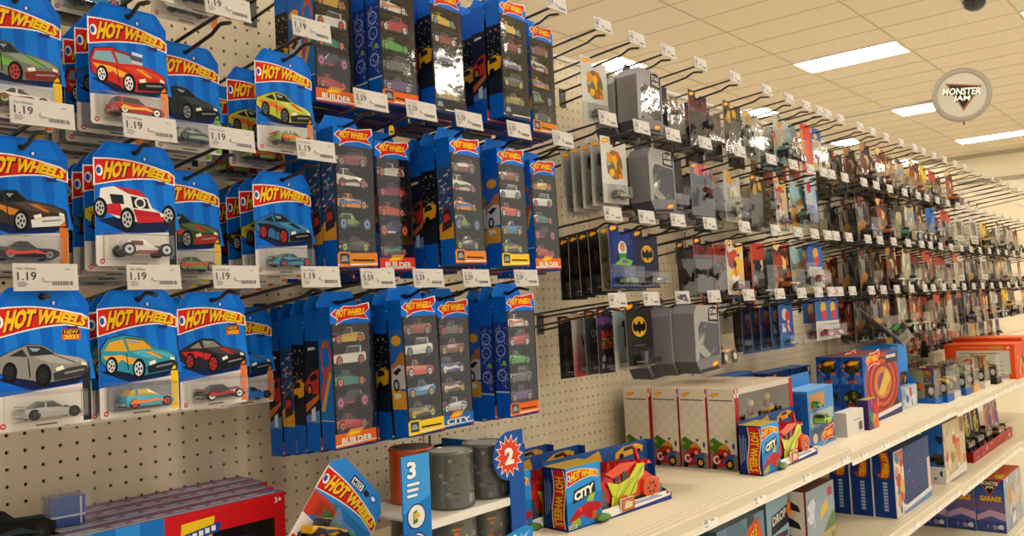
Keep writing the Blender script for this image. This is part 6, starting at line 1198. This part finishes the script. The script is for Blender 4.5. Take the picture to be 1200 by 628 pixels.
# ------------------------------------------------------------------ lower shelf
Z2 = [-24.3, -24.6, -25.1]
def art_launch(mb, f, fl, ft, L, D, H):
    blobs(mb, f, 0, 0, L, H, ['7a96a8', 'a8b8c0', '5a7a90', '3a4a58'], 8, 3, .004)
    for e, c, w_ in ((.25, 'c8401a', .012), (0, 'e2581e', .018)): mb.pol(f, [(.5 - e, 2.4), (3, 4.0), (7, 7.2), (9, 7.6 + e), (9.8 + e, 5.4), (9.2, 1.0), (7.6, .6), (7.6, 3.8), (6.2, 4.6), (3.6, 2.4), (2.4, .4), (.3, .4)], c, w_)
    mb.text(f, 'HOT WHEELS', 0, 0, 0, 0, '6a140c', .026, .06, lambda p, q: (2.6 + 6.2 * p, 2.9 + 3.2 * p + q * 1.4)); mb.text(f, 'HOT WHEELS', 0, 0, 0, 0, YEL, .034, .03, lambda p, q: (2.7 + 6.0 * p, 3.0 + 3.1 * p + q * 1.2))
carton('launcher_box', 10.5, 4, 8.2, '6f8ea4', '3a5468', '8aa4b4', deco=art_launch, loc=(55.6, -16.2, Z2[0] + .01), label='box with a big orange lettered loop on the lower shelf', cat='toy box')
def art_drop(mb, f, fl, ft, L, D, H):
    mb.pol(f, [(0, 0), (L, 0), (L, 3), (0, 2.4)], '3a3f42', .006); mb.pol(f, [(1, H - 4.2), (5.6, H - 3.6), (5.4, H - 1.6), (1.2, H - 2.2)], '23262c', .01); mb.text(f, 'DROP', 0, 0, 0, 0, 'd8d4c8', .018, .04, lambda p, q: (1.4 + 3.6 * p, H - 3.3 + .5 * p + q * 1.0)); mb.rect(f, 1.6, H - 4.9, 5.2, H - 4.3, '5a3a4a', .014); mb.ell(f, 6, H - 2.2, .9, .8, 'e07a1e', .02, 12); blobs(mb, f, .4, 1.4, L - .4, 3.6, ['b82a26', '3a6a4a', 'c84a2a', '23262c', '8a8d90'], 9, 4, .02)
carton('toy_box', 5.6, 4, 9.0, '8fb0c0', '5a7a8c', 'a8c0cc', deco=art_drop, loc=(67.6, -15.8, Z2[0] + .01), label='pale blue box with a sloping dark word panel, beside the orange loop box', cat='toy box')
def art_land(mb, f, fl, ft, L, D, H):
    mb.rect(f, 0, 0, L, H, '8ea0a8', .002); mb.pol(f, [(0, 0), (L, 0), (L, H * .42), (L * .5, H * .38), (0, H * .3)], 'a89a6a', .006); mb.pol(f, [(L * .55, H * .38), (L, H * .4), (L, H * .62), (L * .8, H * .55)], '5a7a4a', .01); mb.pol(f, [(L * .45, H * .55), (L * .75, H * .66), (L * .72, H * .8), (L * .5, H * .7)], 'd8b04a', .012); blobs(mb, f, .1, .1, L - .1, H * .33, ['c8b888', '8a7a4a', '6a5a3a', 'd8ccaa'], 12, 4, .012); blobs(mb, f, .1, H * .5, L * .35, H * .9, ['a8b4ba', 'c8d0d4', '7a8a92'], 8, 5, .01); mb.rect(f, L * .75, H * .82, L * .92, H * .93, 'b83a4a', .014)
    g = Fr((0, D, 0), (0, -1, 0)); mb.rect(g, 0, 0, D * .3, H, '8a1c22', .004); mb.rect(g, D * .3, 0, D * .95, H, 'd4d0c4', .004)
    for q in range(4): mb.pol(g, [(D * .4, H * (.12 + .22 * q)), (D * .85, H * (.08 + .22 * q)), (D * .8, H * (.16 + .22 * q)), (D * .65, H * (.2 + .22 * q)), (D * .45, H * (.24 + .22 * q))], '23242a', .01)
carton('track_set_box', 8.4, 4.6, 8.6, '8ea0a8', '8a1c22', '7a3a34', deco=art_land, loc=(73.9, -17.6, Z2[0] + .01), rz=.0, label='box with a dusty landscape picture and film strip edge, on the lower shelf', cat='toy box')
def art_navy(mb, f, fl, ft, L, D, H):
    g = Fr((0, D, 0), (0, -1, 0))
    mb.pol(g, [(D * .12, H * .66), (D * .3, H * .6), (D * .55, H * .58), (D * .74, H * .62), (D * .8, H * .78), (D * .72, H * .99), (D * .3, H * .99), (D * .4, H * .82), (D * .36, H * .7), (D * .3, H * .66)], 'b8461a', .006); mb.text(g, 'HOT WHEELS', 0, 0, 0, 0, 'f0b81e', .012, .05, lambda p, q: (D * (.36 + .1 * (1 - (2 * p - 1) ** 2) + q * .3), H * (.97 - p * .36)))
    for q in range(9): mb.rect(g, D * .42, H * (.1 + .05 * q), D * .62, H * (.135 + .05 * q), '9fb4d0', .008)
    mb.rect(g, D - .12, 0, D, H, 'd8d4cc', .006)
    mb.rect(f, 0, 0, 4.2, H, 'd8ccc0', .004); blobs(mb, f, .1, .1, 4.2, H - .1, ['c8622a', 'd8a84a', 'b83a2a', '5a7a9a', 'e8d8c8', '2a5a8a', 'c88a6a'], 22, 6, .008, .15, .4); mb.rect(f, 3.8, 1.2, L - 1.4, H, '15366e', .03)
    for a in range(6):
        for b_ in range(6): mb.ell(f, 5.2 + a * 1.8, 2.2 + b_ * 1.15, .16, .16, '0c1f44', .036, 6)
    blobs(mb, f, 4.2, 2.5, 8, H - 1, ['c8b83a', 'b83a5a', '4a8aa0'], 4, 3, .04, .05, .12); mb.rect(f, L - 1.4, 0, L, H * .65, 'd8b8a8', .032); mb.pol(f, [(3, 0), (L, 0), (L, 1.5), (3, .9)], '6a8ac0', .044); mb.pol(f, [(3.2, .4), (L, .8), (L, 1.5), (3.2, 1.0)], 'dcdcdc', .05)
nb = carton('track_set_box', 16.6, 2.85, 8.9, '15366e', '143a80', '2a4a80', deco=art_navy); EXTRA.append(nb)
for i in range(3): tag(inst(nb, (102.6 - .2 * i, -18.4 + 2.95 * i, Z2[1] + .01)), 'navy upright track box, %s on the lower shelf' % ('frontmost, with its printed front showing,', 'second of three', 'rearmost of three')[i], 'toy box', 'navy track set boxes')
def art_busy(mb, f, fl, ft, L, D, H):
    blobs(mb, f, .1, .1, L - .1, H - .1, ['c8b490', 'b8884a', 'd8d0c0', '8a6a4a', '6a8aa0', 'e0d4b8', 'b84a3a'], 30, 9, .006, .08, .24); g = Fr((0, D, 0), (0, -1, 0)); mb.rect(g, 0, H * .3, D, H, '2a6ab4', .004); blobs(mb, g, .1, H * .3, D - .1, H * .8, ['15181f', '2a2a2e', '5a4a4a', '3a7ac0'], 9, 4, .008); mb.rect(g, 0, 0, D, H * .28, 'd4d2cc', .012); blobs(mb, g, .4, .4, D - .4, 2, ['23262c', '4a4c50'], 3, 2, .016); mb.pol(f, [(0, 0), (L, 0), (L, 1.6), (0, .7)], 'd8d4cc', .03)
carton('truck_set_box', 13.5, 3.2, 9.3, 'c0ac88', '2a5a9a', 'b8a484', deco=art_busy, loc=(127.8, -18.3, Z2[1] + .01), label='box with a busy tan picture and blue side, past the navy track boxes', cat='toy box')
carton('toy_box', 2.2, 3.2, 7.5, '4a4a44', '2a3a4a', '3a3a3a', deco=art_trucks(['5a5a4a', '8a8a6a', '23262c'], 3), loc=(145.5, -16.2, Z2[2] + .01), label='narrow dark box between the tan picture box and the red tray', cat='toy box')
# red tray with hanging figure cards
o = tag(empty('display_tray', (150.2, -17.4, Z2[2] + .01)), 'low red printed display tray holding truck cards on the lower shelf', 'display tray'); m = MB(); Lt = 34
m.box(0, Lt, 0, .15, 0, 1.9, 'a8181e'); m.box(0, Lt, 5.8, 5.95, 0, 1.9, '8a1418'); m.box(0, .15, .15, 5.8, 0, 1.9, '8a1418'); m.box(Lt - .15, Lt, .15, 5.8, 0, 1.9, '8a1418'); m.box(.15, Lt - .15, .15, 5.8, 0, .15, '7a1216'); f = FF(0, 0, 0)
for q in range(8): blobs(m, f, 1.5 + q * 4, .3, 4.0 + q * 4, 1.6, ['1c1416', 'e0d8d0', '2a1a1c'], 6, 3 + q, .006, .15, .4)
m.build('tray', M_PRINT, o)
def fig_card(bg, pal, b1, b2, light=False):
    root = empty('carded_monster_truck'); EXTRA.append(root); W, H = 6.0, 7.6; h = W / 2; m = MB(); f = FF(0, 0, 0); out = [(-h, 0), (h, 0), (h, H - .6), (h - .8, H), (-h + .8, H), (-h, H - .6)]
    m.pol(f, out, bg, 0); m.pol(Fr((0, .05, 0), (-1, 0, 0)), [(-a, c) for a, c in reversed(out)], 'a8a398', 0)
    for i in range(6): p, q = out[i], out[(i + 1) % 6]; m.face([f(*p), (p[0], .05, p[1]), (q[0], .05, q[1]), f(*q)], 'c8c4ba')
    if light: blobs(m, f, -h + .2, .2, h - .2, H - .2, pal, 20, 5, .006, .1, .3)
    else: m.ell(f, 0, H - 3.2, 1.9, 1.7, pal[0], .006, 16); blobs(m, f, -1.5, H - 4.3, 1.5, H - 2.0, pal, 9, 4, .01); mini_logo(m, f, -1, H - 1.5, 2, .03)
    m.build('backing_card', M_PRINT, root); bubble(-2.3, 2.3, .5, 3.0, 2.2).build('blister', M_CLEAR, root)
    o = toy_truck(b1, b2, '8a8a8a', 3.8).build('toy_truck', M_TOY, root); o.location = (0, -1.2 * S, .55 * S); return root
fc = {'d': fig_card('23283c', ['c8b03a', '2a2a24', '8a7a3a', 'b8a04a'], '3a2422', '8a3a2a'), 'l': fig_card('b89a78', ['d8c84a', 'c8a88a', '6a4a8a', 'b84a3a', 'e0d8c8', '4a5a9a'], 'a8584a', 'd8b84a', True)}
for i, (k_, x) in enumerate((('d', 154.2), ('d', 161.4), ('d', 168.4), ('l', 175.2), ('l', 181.2))):
    tag(inst(fc[k_], (x, -14.4 + (0 if k_ == 'd' else -.8), Z2[2] + .18), 0, -.06), ('navy truck card with a gold badge, %s in the red tray' % ORD[i]) if k_ == 'd' else 'busy tan and purple truck card, %s in the red tray' % ORD[i], 'toy truck pack', 'truck cards in the red tray')
# garage playset boxes on the bottom shelf
def art_garage(mb, f, fl, ft, L, D, H):
    g = Fr((0, D, 0), (0, -1, 0))
    for q in range(5): mb.rect(g, 0, H * .2 * q, D, H * .2 * (q + 1), ['3a4a8a', '4a5a9a', '6a5a8a', '3a5aa0', '2f4a8c'][q], .003)
    mb.pol(g, [(0, H * .3), (D * .5, H * .42), (D, H * .36), (D, H * .22), (D * .5, H * .3), (0, H * .2)], 'b89ab8', .006); blobs(mb, g, D * .2, 0, D * .9, H * .18, ['c8d0e0', '2a2a34', '8a8a9a'], 5, 3, .01)
    mb.pol(g, [(D * .08, H * .99), (D * .92, H * .99), (D * .5, H * .66)], 'b8481e', .01); mb.pol(g, [(D * .16, H * .97), (D * .84, H * .97), (D * .5, H * .7)], '23201e', .014); mb.text(g, 'MONSTER', D * .2, H * .88, D * .82, H * .95, 'e8e2d4', .02, .03); mb.text(g, 'JAM', D * .36, H * .8, D * .64, H * .87, 'e8e2d4', .02, .03)
    mb.text(g, 'GARAGE', D * .14, H * .57, D * .9, H * .68, '6a3a0c', .018, .08); mb.text(g, 'GARAGE', D * .15, H * .575, D * .89, H * .675, 'e8b81e', .026, .04)
    mb.rect(f, 0, 0, L, H, '9aa4ac', .002); blobs(mb, f, .1, .1, L - .1, H - .1, ['b8c0c4', '8a96a0', 'c8b8a0', 'c88a4a', '6a7a8a', 'd8d8d4'], 26, 5, .006, .08, .25)
    mb.rect(ft, 0, 0, L, D, 'd8541a', .004); mb.pol(ft, [(.5, .4), (5, .6), (4.5, 2.2), (.8, 1.8)], 'e8c01e', .008); blobs(mb, ft, .5, 2, L - .5, D - .3, ['2a1c14', 'e8b81e', 'b8401a'], 8, 3, .01)
gb = carton('garage_box', 16, 5.0, 10.2, '9aa4ac', '3a4a8a', 'd8541a', deco=art_garage); EXTRA.append(gb)
for i in range(4): tag(inst(gb, (166.2 - .4 * i, -18.6 + 5.15 * i, -41 + .01)), 'blue and orange garage playset box lettered GARAGE, %s on the bottom shelf' % ('frontmost', 'second', 'third', 'rearmost')[i], 'toy box', 'garage playset boxes')
for q in EXTRA + list(PK.values()):
    if q.name not in USED and 'label' not in q:
        for ch in list(q.children_recursive): bpy.data.objects.remove(ch)
        bpy.data.objects.remove(q)
# ------------------------------------------------------------------ world, camera
w = bpy.data.worlds.new('store_ambience'); sc.world = w; w.use_nodes = True
w.node_tree.nodes['Background'].inputs['Color'].default_value = (1, .90, .78, 1)
w.node_tree.nodes['Background'].inputs['Strength'].default_value = .85
cd = bpy.data.cameras.new('camera'); cam = bpy.data.objects.new('camera', cd); C.objects.link(cam); sc.camera = cam
f_, yaw, pit, rol = 1000.8262, 0.8656, 0.0497, -0.0478
fw = Vector((math.sin(yaw) * math.cos(pit), math.cos(yaw) * math.cos(pit), math.sin(pit)))
rt = Vector((math.cos(yaw), -math.sin(yaw), 0)); up = rt.cross(fw)
r2 = rt * math.cos(rol) + up * math.sin(rol); u2 = -rt * math.sin(rol) + up * math.cos(rol)
mw = Matrix((r2, u2, -fw)).transposed().to_4x4(); mw.translation = P(-18.9643, -55.7583, 5.929)
cam.matrix_world = mw
cd.sensor_fit = 'HORIZONTAL'; cd.sensor_width = 36; cd.lens = f_ * 36 / 1200; cd.clip_start = .05; cd.clip_end = 100
vs = sc.view_settings; vs.view_transform = 'Standard'; vs.look = 'None'; vs.gamma = 1; vs.use_curve_mapping = False; vs.exposure = EXPOSURE if 'EXPOSURE' in globals() else 0
cy = sc.cycles; cy.max_bounces = 6; cy.diffuse_bounces = 3; cy.glossy_bounces = 3; cy.transparent_max_bounces = 40; cy.transmission_bounces = 4; cy.sample_clamp_indirect = 4; cy.caustics_reflective = False; cy.caustics_refractive = False
# unused prototypes leave the scene
for q in list(SINGLE.values()) + list(FIVE.values()) + list(HOOK.values()):
    if q.name not in USED:
        for ch in list(q.children_recursive): bpy.data.objects.remove(ch)
        bpy.data.objects.remove(q)
for o in bpy.data.objects:
    if 'label' in o and len(o['label'].split()) > 16: print('LONG', o['label'])
if DUP: print('DUPLICATE LABELS', DUP)
